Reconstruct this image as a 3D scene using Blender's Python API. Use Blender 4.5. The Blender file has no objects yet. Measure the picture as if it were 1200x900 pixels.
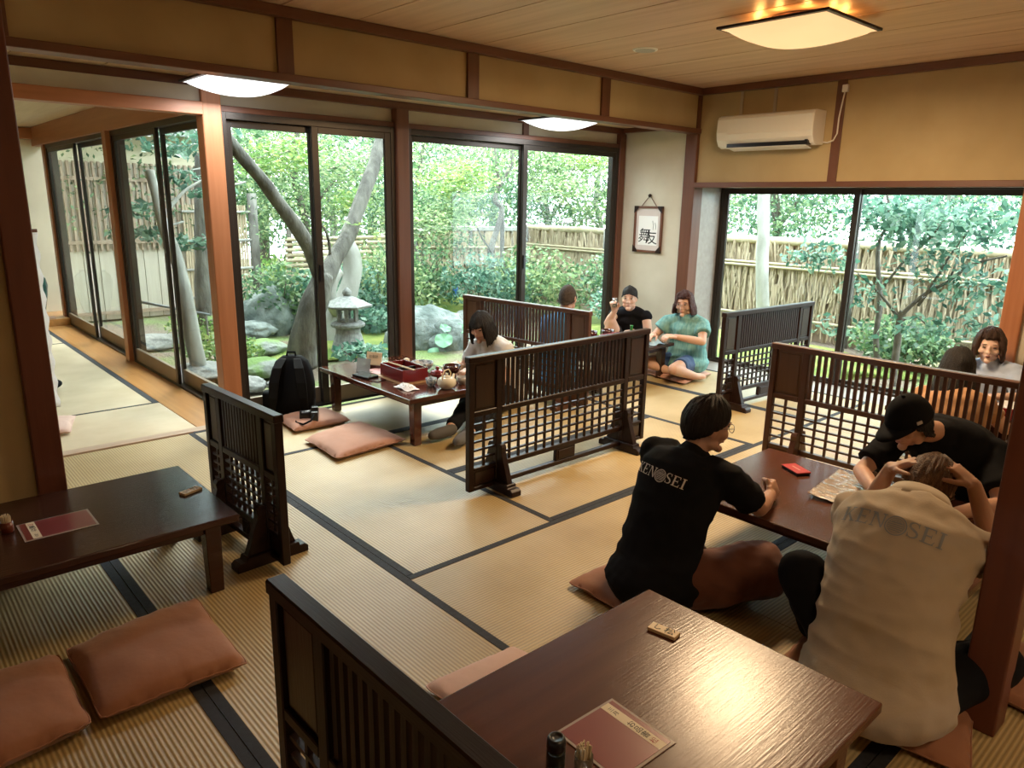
import bpy, bmesh, math, random
import numpy as np
from mathutils import Vector, Matrix, noise
from mathutils.bvhtree import BVHTree

scene = bpy.context.scene
COL = scene.collection
random.seed(7)
rng = np.random.default_rng(7)
PI = math.pi

# ------------------------------------------------------------------ camera, sky, sun, exposure
cam_d = bpy.data.cameras.new('camera')
cam = bpy.data.objects.new('camera', cam_d)
COL.objects.link(cam)
cam_d.sensor_width = 36.0
cam_d.lens = 36.0 * 858.3 / 1200
cam_d.clip_start = 0.05
cam.matrix_world = Matrix(((0.74502, 0.14923, -0.65013, 0.0),
                           (-0.66682, 0.19167, -0.72015, 0.0),
                           (0.01714, 0.97005, 0.24231, 1.55),
                           (0, 0, 0, 1)))
scene.camera = cam

world = bpy.data.worlds.new('overcast_sky')
scene.world = world
world.use_nodes = True
wn = world.node_tree
bg = wn.nodes['Background']
bg.inputs[0].default_value = (0.80, 0.92, 1.0, 1)
bg.inputs[1].default_value = 7.0

sun_d = bpy.data.lights.new('sun', 'SUN')
sun_d.energy = 4.5
sun_d.angle = math.radians(25)
sun_d.color = (1.0, 0.96, 0.88)
sun = bpy.data.objects.new('sun', sun_d)
sun.rotation_euler = (math.radians(-32), math.radians(24), 0)
COL.objects.link(sun)

vs = scene.view_settings
vs.view_transform = 'Standard'
vs.look = 'None'
vs.gamma = 1
vs.use_curve_mapping = False
vs.exposure = 0.85
scene.cycles.max_bounces = 8
scene.cycles.diffuse_bounces = 5
scene.cycles.transparent_max_bounces = 24
scene.cycles.sample_clamp_indirect = 6.0
scene.cycles.use_denoising = True

# ------------------------------------------------------------------ helpers
def new_obj(name, data=None, parent=None):
    o = bpy.data.objects.new(name, data)
    COL.objects.link(o)
    if parent is not None:
        o.parent = parent
    return o

def thing(name, label, cat, loc=(0, 0, 0), rz=0.0, group=None):
    o = new_obj(name)
    o.empty_display_size = 0.1
    o.location = loc
    o.rotation_euler = (0, 0, rz)
    return tag(o, label, cat, group)

def tag(o, label, cat, group=None):
    o['label'] = label
    o['category'] = cat
    if group:
        o['group'] = group
    return o

def struct(o):
    o['kind'] = 'structure'
    return o

def stuff(o):
    o['kind'] = 'stuff'
    return o

def copy_tree(o, parent=None):
    c = o.copy()
    COL.objects.link(c)
    if parent is not None:
        c.parent = parent
    for ch in o.children:
        copy_tree(ch, c)
    return c

class MB:
    def __init__(self):
        self.v = []; self.f = []; self.mi = []
    def add(self, vs_, fs, mi=0):
        b = len(self.v)
        self.v.extend([tuple(p) for p in vs_])
        for f in fs:
            self.f.append(tuple(i + b for i in f)); self.mi.append(mi)
        return self
    def box(self, x0, x1, y0, y1, z0, z1, mi=0):
        return self.add([(x0, y0, z0), (x1, y0, z0), (x1, y1, z0), (x0, y1, z0), (x0, y0, z1), (x1, y0, z1), (x1, y1, z1), (x0, y1, z1)],
                        [(3, 2, 1, 0), (4, 5, 6, 7), (0, 1, 5, 4), (1, 2, 6, 5), (2, 3, 7, 6), (3, 0, 4, 7)], mi)
    def obox(self, M, sx, sy, sz, mi=0):
        vs_ = []
        for z in (-.5, .5):
            for x, y in ((-.5, -.5), (.5, -.5), (.5, .5), (-.5, .5)):
                vs_.append(M @ Vector((x * sx, y * sy, z * sz)))
        return self.add(vs_, [(3, 2, 1, 0), (4, 5, 6, 7), (0, 1, 5, 4), (1, 2, 6, 5), (2, 3, 7, 6), (3, 0, 4, 7)], mi)
    def prism(self, poly, a0, a1, axis='y', mi=0):
        n = len(poly)
        def P(u, w, a):
            return {'y': (u, a, w), 'x': (a, u, w), 'z': (u, w, a)}[axis]
        vs_ = [P(u, w, a0) for u, w in poly] + [P(u, w, a1) for u, w in poly]
        fs = [tuple(range(n))[::-1], tuple(range(n, 2 * n))] + [(i, (i + 1) % n, n + (i + 1) % n, n + i) for i in range(n)]
        return self.add(vs_, fs, mi)
    def lathe(self, prof, n=24, c=(0, 0, 0), mi=0, sx=1, sy=1):
        vs_ = []
        for r, z in prof:
            for k in range(n):
                a = 2 * PI * k / n
                vs_.append((c[0] + r * math.cos(a) * sx, c[1] + r * math.sin(a) * sy, c[2] + z))
        fs = []
        for j in range(len(prof) - 1):
            for k in range(n):
                fs.append((j * n + k, j * n + (k + 1) % n, (j + 1) * n + (k + 1) % n, (j + 1) * n + k))
        fs.append(tuple(range(n))[::-1])
        fs.append(tuple((len(prof) - 1) * n + k for k in range(n)))
        return self.add(vs_, fs, mi)
    def loft(self, rings, mi=0, caps=True):
        n = len(rings[0]); vs_ = [p for r in rings for p in r]; fs = []
        for j in range(len(rings) - 1):
            for k in range(n):
                fs.append((j * n + k, j * n + (k + 1) % n, (j + 1) * n + (k + 1) % n, (j + 1) * n + k))
        if caps:
            fs.append(tuple(range(n))[::-1]); fs.append(tuple((len(rings) - 1) * n + k for k in range(n)))
        return self.add(vs_, fs, mi)
    def tube(self, pts, rads, n=8, mi=0, dome=False):
        pts = [Vector(p) for p in pts]
        if not hasattr(rads, '__len__'):
            rads = [rads] * len(pts)
        if dome:
            d0 = (pts[0] - pts[1]).normalized(); d1 = (pts[-1] - pts[-2]).normalized()
            P = []; R = []
            for a in (80, 55, 28):
                P.append(pts[0] + d0 * rads[0] * math.sin(math.radians(a))); R.append(rads[0] * math.cos(math.radians(a)))
            P += pts; R += list(rads)
            for a in (28, 55, 80):
                P.append(pts[-1] + d1 * rads[-1] * math.sin(math.radians(a))); R.append(rads[-1] * math.cos(math.radians(a)))
            pts, rads = P, R
        rings = []; up = None
        for i, p in enumerate(pts):
            t = (pts[min(i + 1, len(pts) - 1)] - pts[max(i - 1, 0)]).normalized()
            if up is None:
                up = Vector((0, 0, 1)) if abs(t.z) < .9 else Vector((1, 0, 0))
            x = t.cross(up).normalized(); up = x.cross(t).normalized()
            rings.append([p + (x * math.cos(2 * PI * k / n) + up * math.sin(2 * PI * k / n)) * rads[i] for k in range(n)])
        return self.loft(rings, mi)
    def ell(self, c, r, M=None, n=20, m=12, mi=0):
        c = Vector(c); rings = []
        for j in range(m + 1):
            t = PI * (j + .02) / (m + .04) - PI / 2
            rr = [Vector((r[0] * math.cos(t) * math.cos(2 * PI * k / n), r[1] * math.cos(t) * math.sin(2 * PI * k / n), r[2] * math.sin(t))) for k in range(n)]
            rings.append([c + (M @ p if M is not None else p) for p in rr])
        return self.loft(rings, mi)
    def mesh(self, name):
        me = bpy.data.meshes.new(name)
        me.from_pydata(self.v, [], self.f)
        if any(self.mi):
            me.polygons.foreach_set('material_index', self.mi)
        me.update()
        return me
    def build(self, name, mats, parent=None, smooth=False, bevel=0, seg=2, loc=None):
        me = self.mesh(name)
        for m_ in (mats if isinstance(mats, (list, tuple)) else [mats]):
            me.materials.append(m_)
        if smooth:
            me.polygons.foreach_set('use_smooth', [True] * len(me.polygons))
        o = new_obj(name, me, parent)
        if bevel:
            b = o.modifiers.new('bevel', 'BEVEL'); b.width = bevel; b.segments = seg; b.limit_method = 'ANGLE'; b.angle_limit = math.radians(40)
            b.harden_normals = False
        if loc is not None:
            o.location = loc
        return o

def raw_mesh(name, V, F, m_, parent=None, k=4, smooth=False):
    """fast mesh from numpy arrays (all faces with k corners)"""
    me = bpy.data.meshes.new(name)
    me.vertices.add(len(V)); me.vertices.foreach_set('co', np.asarray(V, np.float32).ravel())
    me.loops.add(len(F) * k); me.loops.foreach_set('vertex_index', np.asarray(F, np.int32).ravel())
    me.polygons.add(len(F)); me.polygons.foreach_set('loop_start', np.arange(0, len(F) * k, k, dtype=np.int32))
    me.update(calc_edges=True); me.validate()
    if smooth:
        me.polygons.foreach_set('use_smooth', [True] * len(me.polygons))
    for mm in (m_ if isinstance(m_, (list, tuple)) else [m_]):
        me.materials.append(mm)
    return new_obj(name, me, parent)

# ------------------------------------------------------------------ materials
def node(nt, kind, **kw):
    n = nt.nodes.new(kind)
    for k_, v_ in kw.items():
        setattr(n, k_, v_)
    return n

def mat(name, col, rough=.6, col2=None, scale=6, stretch=(1, 1, 1), bump=0, bscale=60, bstretch=None, metal=0, spec=.5, detail=4,
        lo=.35, hi=.65, coat=0, sheen=0, trans=0, emit=None, emit_s=0, sss=0, bdist=.002, alpha=1):
    m = bpy.data.materials.new(name); m.use_nodes = True
    nt = m.node_tree; b = nt.nodes['Principled BSDF']
    b.inputs['Base Color'].default_value = (*col, 1)
    b.inputs['Roughness'].default_value = rough
    b.inputs['Metallic'].default_value = metal
    b.inputs['Specular IOR Level'].default_value = spec
    b.inputs['Coat Weight'].default_value = coat
    b.inputs['Coat Roughness'].default_value = .15
    b.inputs['Sheen Weight'].default_value = sheen
    b.inputs['Transmission Weight'].default_value = trans
    b.inputs['Alpha'].default_value = alpha
    if sss:
        b.inputs['Subsurface Weight'].default_value = sss
        b.inputs['Subsurface Radius'].default_value = (.01, .004, .002)
    if emit:
        b.inputs['Emission Color'].default_value = (*emit, 1); b.inputs['Emission Strength'].default_value = emit_s
    tc = node(nt, 'ShaderNodeTexCoord')
    if col2:
        mp = node(nt, 'ShaderNodeMapping'); mp.inputs['Scale'].default_value = stretch
        nt.links.new(tc.outputs['Object'], mp.inputs[0])
        nz = node(nt, 'ShaderNodeTexNoise'); nz.inputs['Scale'].default_value = scale; nz.inputs['Detail'].default_value = detail
        nt.links.new(mp.outputs[0], nz.inputs['Vector'])
        r = node(nt, 'ShaderNodeValToRGB')
        r.color_ramp.elements[0].position = lo; r.color_ramp.elements[1].position = hi
        r.color_ramp.elements[0].color = (*col, 1); r.color_ramp.elements[1].color = (*col2, 1)
        nt.links.new(nz.outputs['Fac'], r.inputs[0]); nt.links.new(r.outputs[0], b.inputs['Base Color'])
    if bump:
        mp2 = node(nt, 'ShaderNodeMapping'); mp2.inputs['Scale'].default_value = bstretch or stretch
        nt.links.new(tc.outputs['Object'], mp2.inputs[0])
        nz2 = node(nt, 'ShaderNodeTexNoise'); nz2.inputs['Scale'].default_value = bscale; nz2.inputs['Detail'].default_value = 3
        nt.links.new(mp2.outputs[0], nz2.inputs['Vector'])
        bp = node(nt, 'ShaderNodeBump'); bp.inputs['Strength'].default_value = bump; bp.inputs['Distance'].default_value = bdist
        nt.links.new(nz2.outputs['Fac'], bp.inputs['Height']); nt.links.new(bp.outputs[0], b.inputs['Normal'])
    return m

def wood(name, c1, c2, axis='x', rough=.4, bump=.25, scale=5, coat=0, spec=.5):
    st = {'x': (.12, 2.2, 2.2), 'y': (2.2, .12, 2.2), 'z': (2.2, 2.2, .12)}[axis]
    return mat(name, c1, rough, c2, scale=scale * 2.2, stretch=st, bump=bump, bscale=40, bstretch=tuple(s * 2 for s in st), detail=6, lo=.3, hi=.7, coat=coat, spec=spec)

M = {}
M['plaster'] = mat('ochre_plaster', (.48, .37, .205), .92, (.42, .315, .165), 2.2, bump=.25, bscale=160)
M['plaster_pale'] = mat('pale_plaster', (.60, .555, .45), .92, (.52, .475, .375), 2.5, bump=.2, bscale=160)
M['plaster_cream'] = mat('cream_plaster', (.66, .58, .42), .92, (.60, .52, .37), 2.0, bump=.15, bscale=120)
for ax in 'xyz':
    M['beam_' + ax] = wood('dark_beam_' + ax, (.115, .042, .022), (.155, .06, .032), ax, .42)
    M['cedar_' + ax] = wood('cedar_post_' + ax, (.36, .135, .055), (.44, .18, .08), ax, .42)
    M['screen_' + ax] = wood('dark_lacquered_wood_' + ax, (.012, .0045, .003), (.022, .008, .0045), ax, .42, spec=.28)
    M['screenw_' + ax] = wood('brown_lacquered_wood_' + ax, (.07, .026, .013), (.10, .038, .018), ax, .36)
M['post_left'] = wood('red_brown_post', (.105, .028, .013), (.14, .039, .018), 'z', .5)
M['ceil'] = wood('ceiling_board', (.56, .36, .225), (.68, .47, .32), 'y', .45, bump=.1, scale=4)
M['ceil_pale'] = wood('pale_ceiling_board', (.60, .44, .27), (.68, .52, .34), 'y', .5, bump=.1)
M['floorwood'] = wood('honey_floor_board', (.45, .20, .06), (.56, .27, .09), 'y', .28, bump=.1)
M['sillwood'] = wood('pale_worn_sill', (.42, .29, .20), (.50, .36, .26), 'x', .35)
M['greywood'] = wood('grey_board', (.30, .27, .245), (.36, .33, .30), 'y', .3)
M['table_x'] = wood('table_lacquer', (.07, .021, .010), (.10, .032, .015), 'x', .25, bump=.24, scale=4, spec=.45)
M['table_gloss'] = wood('table_gloss_lacquer', (.06, .02, .012), (.09, .03, .018), 'x', .10, bump=.08, scale=4, coat=.4)
M['table_dark'] = wood('table_dark_lacquer', (.035, .013, .009), (.056, .021, .013), 'x', .2, bump=.4, scale=4, spec=.4)
M['alu'] = mat('bronze_aluminium', (.05, .042, .036), .35, metal=.6)
M['alu2'] = mat('brown_sash_rail', (.20, .15, .10), .4, metal=.3)
M['white_plastic'] = mat('white_plastic', (.80, .78, .74), .35)
M['black'] = mat('black_cloth', (.004, .004, .005), .9, spec=.15, bump=.3, bscale=200)
M['blackgloss'] = mat('black_plastic', (.008, .008, .009), .3)
M['heri'] = mat('tatami_border_cloth', (.016, .017, .022), .8, (.026, .028, .036), 60, stretch=(1, 1, 1), bump=.3, bscale=400)

def tatami(name, axis):
    m = bpy.data.materials.new(name); m.use_nodes = True
    nt = m.node_tree; b = nt.nodes['Principled BSDF']; b.inputs['Roughness'].default_value = .48
    b.inputs['Specular IOR Level'].default_value = .8
    tc = node(nt, 'ShaderNodeTexCoord')
    mp = node(nt, 'ShaderNodeMapping'); nt.links.new(tc.outputs['Object'], mp.inputs[0])
    if axis == 'x':
        mp.inputs['Rotation'].default_value = (0, 0, PI / 2)
    wv = node(nt, 'ShaderNodeTexWave', wave_type='BANDS', bands_direction='X', wave_profile='SIN')
    wv.inputs['Scale'].default_value = 2 * PI / 20 / .0145
    wv.inputs['Distortion'].default_value = .25; wv.inputs['Detail'].default_value = 2; wv.inputs['Detail Scale'].default_value = 2
    nt.links.new(mp.outputs[0], wv.inputs['Vector'])
    st = node(nt, 'ShaderNodeMapping'); st.inputs['Scale'].default_value = (3, 320, 1)
    nt.links.new(mp.outputs[0], st.inputs[0])
    nz = node(nt, 'ShaderNodeTexNoise'); nz.inputs['Scale'].default_value = 1; nz.inputs['Detail'].default_value = 2
    nt.links.new(st.outputs[0], nz.inputs['Vector'])
    big = node(nt, 'ShaderNodeTexNoise'); big.inputs['Scale'].default_value = 1.7; big.inputs['Detail'].default_value = 3
    nt.links.new(tc.outputs['Object'], big.inputs['Vector'])
    r = node(nt, 'ShaderNodeValToRGB')
    r.color_ramp.elements[0].position = .34; r.color_ramp.elements[1].position = .68
    r.color_ramp.elements[0].color = (.49, .35, .145, 1); r.color_ramp.elements[1].color = (.65, .495, .245, 1)
    nt.links.new(big.outputs['Fac'], r.inputs[0])
    mx = node(nt, 'ShaderNodeMixRGB', blend_type='MULTIPLY'); mx.inputs[0].default_value = .22
    nt.links.new(r.outputs[0], mx.inputs[1]); nt.links.new(nz.outputs['Fac'], mx.inputs[2])
    mx2 = node(nt, 'ShaderNodeMixRGB', blend_type='MULTIPLY'); mx2.inputs[0].default_value = .34
    nt.links.new(mx.outputs[0], mx2.inputs[1]); nt.links.new(wv.outputs['Color'], mx2.inputs[2])
    nt.links.new(mx2.outputs[0], b.inputs['Base Color'])
    bp = node(nt, 'ShaderNodeBump'); bp.inputs['Strength'].default_value = .6; bp.inputs['Distance'].default_value = .002
    nt.links.new(wv.outputs['Fac'], bp.inputs['Height']); nt.links.new(bp.outputs[0], b.inputs['Normal'])
    return m
M['tat_x'] = tatami('tatami_rush_x', 'x'); M['tat_y'] = tatami('tatami_rush_y', 'y')

def glass_mat():
    m = bpy.data.materials.new('window_glass'); m.use_nodes = True
    nt = m.node_tree; nt.nodes.remove(nt.nodes['Principled BSDF'])
    out = nt.nodes['Material Output']
    fr = node(nt, 'ShaderNodeFresnel'); fr.inputs[0].default_value = 1.45
    tr = node(nt, 'ShaderNodeBsdfTransparent'); tr.inputs[0].default_value = (.93, .97, .95, 1)
    gl = node(nt, 'ShaderNodeBsdfGlossy'); gl.inputs['Roughness'].default_value = .01
    mx = node(nt, 'ShaderNodeMixShader')
    ge = node(nt, 'ShaderNodeNewGeometry'); ml = node(nt, 'ShaderNodeMath', operation='MULTIPLY'); iv = node(nt, 'ShaderNodeMath', operation='SUBTRACT'); iv.inputs[0].default_value = 1
    nt.links.new(ge.outputs['Backfacing'], iv.inputs[1]); nt.links.new(fr.outputs[0], ml.inputs[0]); nt.links.new(iv.outputs[0], ml.inputs[1])
    m2 = node(nt, 'ShaderNodeMath', operation='MULTIPLY'); m2.inputs[1].default_value = .6; nt.links.new(ml.outputs[0], m2.inputs[0]); nt.links.new(m2.outputs[0], mx.inputs[0]); nt.links.new(tr.outputs[0], mx.inputs[1]); nt.links.new(gl.outputs[0], mx.inputs[2])
    nt.links.new(mx.outputs[0], out.inputs[0])
    return m
M['glass'] = glass_mat()

# ------------------------------------------------------------------ the room shell
floor = struct(MB().box(-1.5, 6.06, -2.5, 5.0, -.12, -.045).build('floor', M['beam_x']))
def mat_piece(x0, x1, y0, y1, axis, parent, b=True, hw=.034, zt=0.0):
    g = .0015
    o = MB().box(x0 + g, x1 - g, y0 + g, y1 - g, zt - .043, zt).build('tatami_mat', M['tat_' + axis], parent)
    if b:
        for s in (0, 1):
            mb = MB()
            if axis == 'y':
                xa = x0 + g if s == 0 else x1 - g - hw
                mb.box(xa, xa + hw, y0 + g, y1 - g, zt - .02, zt + .0022)
            else:
                ya = y0 + g if s == 0 else y1 - g - hw
                mb.box(x0 + g, x1 - g, ya, ya + hw, zt - .02, zt + .0022)
            mb.build('border', M['heri'], o)
    return o
for x0, x1 in ((-1.16, -.255), (-.255, .65), (.65, 1.56)):
    for y0, y1 in ((-2.0, -.19), (-.19, 1.57), (1.57, 3.33), (3.33, 4.91)):
        mat_piece(x0, x1, y0, y1, 'y', floor)
mat_piece(1.56, 2.45, 2.375, 4.11, 'y', floor); mat_piece(1.56, 2.45, 4.11, 4.93, 'x', floor)
for y0, y1 in ((2.375, 3.24), (3.24, 4.10), (4.10, 4.93)):
    mat_piece(2.45, 4.29, y0, y1, 'x', floor)
for x0, x1 in ((4.29, 5.17), (5.17, 6.05)):
    mat_piece(x0, x1, 2.375, 4.10, 'y', floor)
mat_piece(4.29, 6.05, 4.10, 4.93, 'x', floor)
for y0, y1, xs in ((1.50, 2.375, (1.56, 3.32, 5.08, 6.05)), (.62, 1.50, (1.56, 2.45, 4.21, 6.05)), (-.26, .62, (1.56, 3.32, 5.08, 6.05)), (-1.14, -.26, (1.56, 2.45, 4.21, 6.05)), (-2.02, -1.14, (1.56, 3.32, 5.08, 6.05))):
    for a, b_ in zip(xs[:-1], xs[1:]):
        mat_piece(a, b_, y0, y1, 'x', floor)

NT = [0]
def trim(x0, x1, y0, y1, z0, z1, m_, bevel=.004):
    NT[0] += 1
    return struct(MB().box(x0, x1, y0, y1, z0, z1).build('trim_%d' % NT[0], m_, bevel=bevel))

# main ceiling: boards running towards the windows
ceil = struct(MB().box(-1.5, 6.0, -2.5, 4.2, 2.575, 2.62).build('ceiling', M['beam_y']))
x = 2.422 - .467 * 9
while x < 5.98:
    MB().box(max(x, -1.5) + .005, min(x + .467, 5.98) - .005, -2.5, 4.13, 2.56, 2.574).build('plank', M['ceil'], ceil)
    x += .467
# recess ceiling along the garden windows (lower) and the corridor ceiling
rc = struct(MB().box(-1.5, 5.98, 4.2, 5.05, 2.283, 2.32).build('ceiling_recess', M['beam_x']))
x = -1.5
while x < 5.97:
    MB().box(x + .003, min(x + .46, 5.98) - .003, 4.205, 5.03, 2.27, 2.282).build('plank', M['ceil_pale'], rc); x += .46
cc = struct(MB().box(-.95, 2.0, 5.06, 10.85, 2.323, 2.36).build('ceiling_corridor', M['beam_x']))
y = 5.06
while y < 10.8:
    MB().box(-.9, 1.95, y + .003, min(y + .9, 10.8) - .003, 2.31, 2.322).build('plank', M['ceil_pale'], cc); y += .9

# drop wall in front of the recess: plaster, struts, lower beam, ceiling moulding
struct(MB().box(-1.5, 5.98, 4.14, 4.20, 2.205, 2.575).build('wall_drop', M['plaster']))
trim(-1.5, 5.97, 4.095, 4.215, 2.175, 2.217, M['beam_x'])
trim(-1.5, 5.98, 4.08, 4.139, 2.503, 2.559, M['beam_x'])
for xs in (.585, 1.935, 3.275, 4.625):
    trim(xs, xs + .095, 4.118, 4.139, 2.217, 2.503, M['beam_z'], .002)
# garden side: rail, plaster strip, head beam
trim(-1.5, 5.97, 4.985, 5.06, 2.215, 2.269, M['beam_x'])
struct(MB().box(1.93, 5.98, 5.02, 5.07, 2.11, 2.215).build('wall_back', M['plaster_pale']))
struct(MB().box(-1.5, 1.80, 4.97, 5.02, 2.115, 2.215).build('wall_back_left', M['plaster_pale']))
trim(1.925, 5.88, 4.985, 5.075, 2.078, 2.118, M['beam_x'])
trim(-1.5, 1.80, 4.93, 5.04, 2.044, 2.122, M['cedar_x'])
trim(4.60, 4.665, 5.0, 5.02, 2.118, 2.215, M['beam_z'], .002)
# posts
trim(1.797, 1.92, 4.94, 5.06, 0, 2.215, M['cedar_z'], .008)
trim(3.245, 3.36, 4.95, 5.065, 0, 2.215, M['beam_z'], .008)
trim(5.88, 5.965, 4.965, 5.075, 0, 2.215, M['beam_z'], .006)
trim(5.945, 6.09, 4.115, 4.245, 0, 2.56, M['beam_z'], .008)
trim(.455, .562, 3.48, 3.59, 0, 2.56, M['post_left'], .006)
trim(2.36, 2.468, .418, .524, 0, 2.56, M['post_left'], .006)
# side wall of the recess with the framed calligraphy
struct(MB().box(5.98, 6.06, 4.245, 5.12, 0, 2.32).build('wall_alcove', M['plaster_pale']))
trim(5.93, 5.979, 4.245, 4.985, 2.225, 2.269, M['beam_y'], .003)
# right wall above the bay, lintel, bay
struct(MB().box(5.98, 6.06, 1.50, 4.115, 1.74, 2.575).build('wall_right', M['plaster']))
struct(MB().box(5.98, 6.06, -2.5, 1.385, 0, 2.575).build('wall_right_solid', M['plaster_pale']))
trim(5.925, 5.98, -2.5, 4.13, 2.503, 2.559, M['beam_y'])
trim(5.94, 6.07, 1.50, 4.115, 1.700, 1.746, M['beam_y'])
trim(5.965, 5.99, 2.80, 2.872, 1.746, 2.503, M['beam_z'], .002)
trim(5.945, 6.075, 1.375, 1.50, 0, 2.503, M['cedar_z'], .008)
struct(MB().box(6.05, 6.52, 1.40, 4.20, -.05, 0.0).build('floor_bay', M['greywood']))
struct(MB().box(6.09, 6.43, 4.12, 4.16, 0, 1.74).build('wall_bay_left', M['greywood']))
struct(MB().box(6.075, 6.43, 1.46, 1.50, 0, 1.74).build('wall_bay_right', M['greywood']))
struct(MB().box(6.06, 6.52, 1.40, 4.20, 1.735, 1.80).build('ceiling_bay', M['beam_y']))
# walls out of the picture: they close the room behind the camera
struct(MB().box(-1.5, .455, 3.52, 3.56, 0, 2.575).build('wall_left', M['plaster']))
trim(-1.5, .455, 3.49, 3.519, 0, .06, M['beam_x'])
struct(MB().box(-1.56, -1.5, -2.56, 5.1, 0, 2.575).build('wall_left_side', M['plaster']))
struct(MB().box(-1.5, 6.06, -2.56, -2.5, 0, 2.575).build('wall_rear', M['plaster']))
# unseen roof with deep eaves over everything, added to shade the rooms
struct(MB().box(-2.2, 7.3, -3.2, 5.75, 2.72, 2.80).build('roof', M['greywood']))
struct(MB().box(-2.2, 2.6, 5.75, 11.6, 2.72, 2.80).build('shade_roof_corridor', M['greywood']))
# corridor beyond the sill
trim(-1.5, 1.80, 4.93, 5.02, -.05, .006, M['sillwood'])
corr = struct(MB().box(-.95, 1.97, 5.02, 10.85, -.12, -.045).build('floor_corridor', M['beam_y']))
for y0, y1 in ((5.025, 5.84), (5.84, 8.87), (8.87, 10.1)):
    o = MB().box(.72, 1.618, y0 + .002, y1 - .002, -.043, .0).build('tatami_mat', mat('smooth_tatami', (.53, .42, .27), .6, (.61, .50, .345), 3, bump=.3, bscale=90), corr)
    MB().box(1.575, 1.618, y0 + .002, y1 - .002, -.02, .002).build('border', M['heri'], o) if y0 > 5.5 else None
    MB().box(.72, 1.575, y0 + .002, y0 + .022, -.02, .002).build('border', M['heri'], o) if y0 > 5.5 else None
for x0, x1 in ((-.9, -.1), (-.1, .715)):
    MB().box(x0, x1 - .003, 5.025, 10.1, -.043, 0).build('tatami_mat', M['tat_y'], corr)
for y0, y1 in ((5.025, 6.95), (6.95, 8.88), (8.88, 10.1)):
    MB().box(1.622, 1.915, y0, y1 - .002, -.043, .002).build('plank', M['floorwood'], corr)
struct(MB().box(-.9, 1.97, 10.1, 10.85, -.05, .084).build('floor_alcove', M['floorwood'], bevel=.004))
struct(MB().box(-.9, 2.0, 10.8, 10.86, .084, 2.32).build('wall_corridor_end', M['plaster_cream']))
struct(MB().box(-.95, -.9, 5.02, 10.86, 0, 2.32).build('wall_corridor_left', M['plaster_cream']))
trim(-.9, 1.95, 10.70, 10.79, 2.17, 2.30, M['cedar_x'])
trim(1.86, 1.99, 5.06, 10.8, 2.092, 2.309, M['cedar_y'])
trim(1.855, 1.965, 7.49, 7.61, 0.002, 2.092, M['cedar_z'], .006)
trim(1.875, 1.975, 10.25, 10.37, .084, 2.092, M['cedar_z'], .006)
trim(1.905, 1.975, 5.06, 10.3, -.05, .012, M['alu'])

# ------------------------------------------------------------------ windows: sashes with glass panes
NW = [0]
def window(axis, a0, a1, c, z0, z1, n=2, rail=.05, bot=.13, label=None):
    """axis 'x': runs along X at Y=c ; 'y': runs along Y at X=c"""
    NW[0] += 1
    w = struct(new_obj('window_%d' % NW[0]))
    def bx(u0, u1, d0, d1, q0, q1):
        return MB().box(u0, u1, c + d0, c + d1, q0, q1) if axis == 'x' else MB().box(c + d0, c + d1, u0, u1, q0, q1)
    fr = MB()
    fw = .035
    for q in ((a0, a0 + fw, z0, z1), (a1 - fw, a1, z0, z1), (a0 + fw, a1 - fw, z1 - .045, z1), (a0 + fw, a1 - fw, z0, z0 + .02)):
        b_ = bx(q[0], q[1], -.05, .06, q[2], q[3]); fr.add(b_.v, b_.f)
    fr.build('frame', M['alu'], w, bevel=.002)
    L = a1 - a0 - 2 * fw; sw = L / n + rail * .5
    for k in range(n):
        s0 = a0 + fw + k * (L - sw) / (n - 1); s1 = s0 + sw
        d = -.03 if k % 2 else .018
        s = MB()
        for q in ((s0, s0 + rail, z0 + .02, z1 - .045), (s1 - rail, s1, z0 + .02, z1 - .045), (s0 + rail, s1 - rail, z1 - .09, z1 - .045)):
            b_ = bx(q[0], q[1], d - .014, d + .014, q[2], q[3]); s.add(b_.v, b_.f)
        so = s.build('sash', M['alu'], w, bevel=.002)
        b_ = bx(s0 + rail, s1 - rail, d - .014, d + .014, z0 + .02, z0 + .02 + bot)
        b_.build('bottom_rail', M['alu2'] if bot > .09 else M['alu'], so, bevel=.002)
        b_ = bx(s0 + rail, s1 - rail, d - .002, d + .002, z0 + .02 + bot, z1 - .09)
        b_.build('pane', M['glass'], so)
        if axis == 'x' and k:
            bx(s0 + .012, s0 + .032, d - .03, d - .014, .95, 1.07).build('latch', M['blackgloss'], so)
    return w
window('x', 1.925, 3.245, 5.03, 0, 2.08, bot=.12)
window('x', 3.36, 5.88, 5.03, 0, 2.08, bot=.12)
window('y', 1.50, 4.12, 6.46, 0, 1.742, bot=.03)
window('y', 5.065, 7.49, 1.945, .0, 2.095, bot=.12)
window('y', 7.61, 10.25, 1.945, .0, 2.095, bot=.12)
# ------------------------------------------------------------------ lattice screens
SLAT = {}
def shared(key, fn, name, m_, parent, loc):
    if key not in SLAT:
        me = fn().mesh(name); me.materials.append(m_); SLAT[key] = me
    o = new_obj(name, SLAT[key], parent); o.location = loc
    return o

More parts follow.
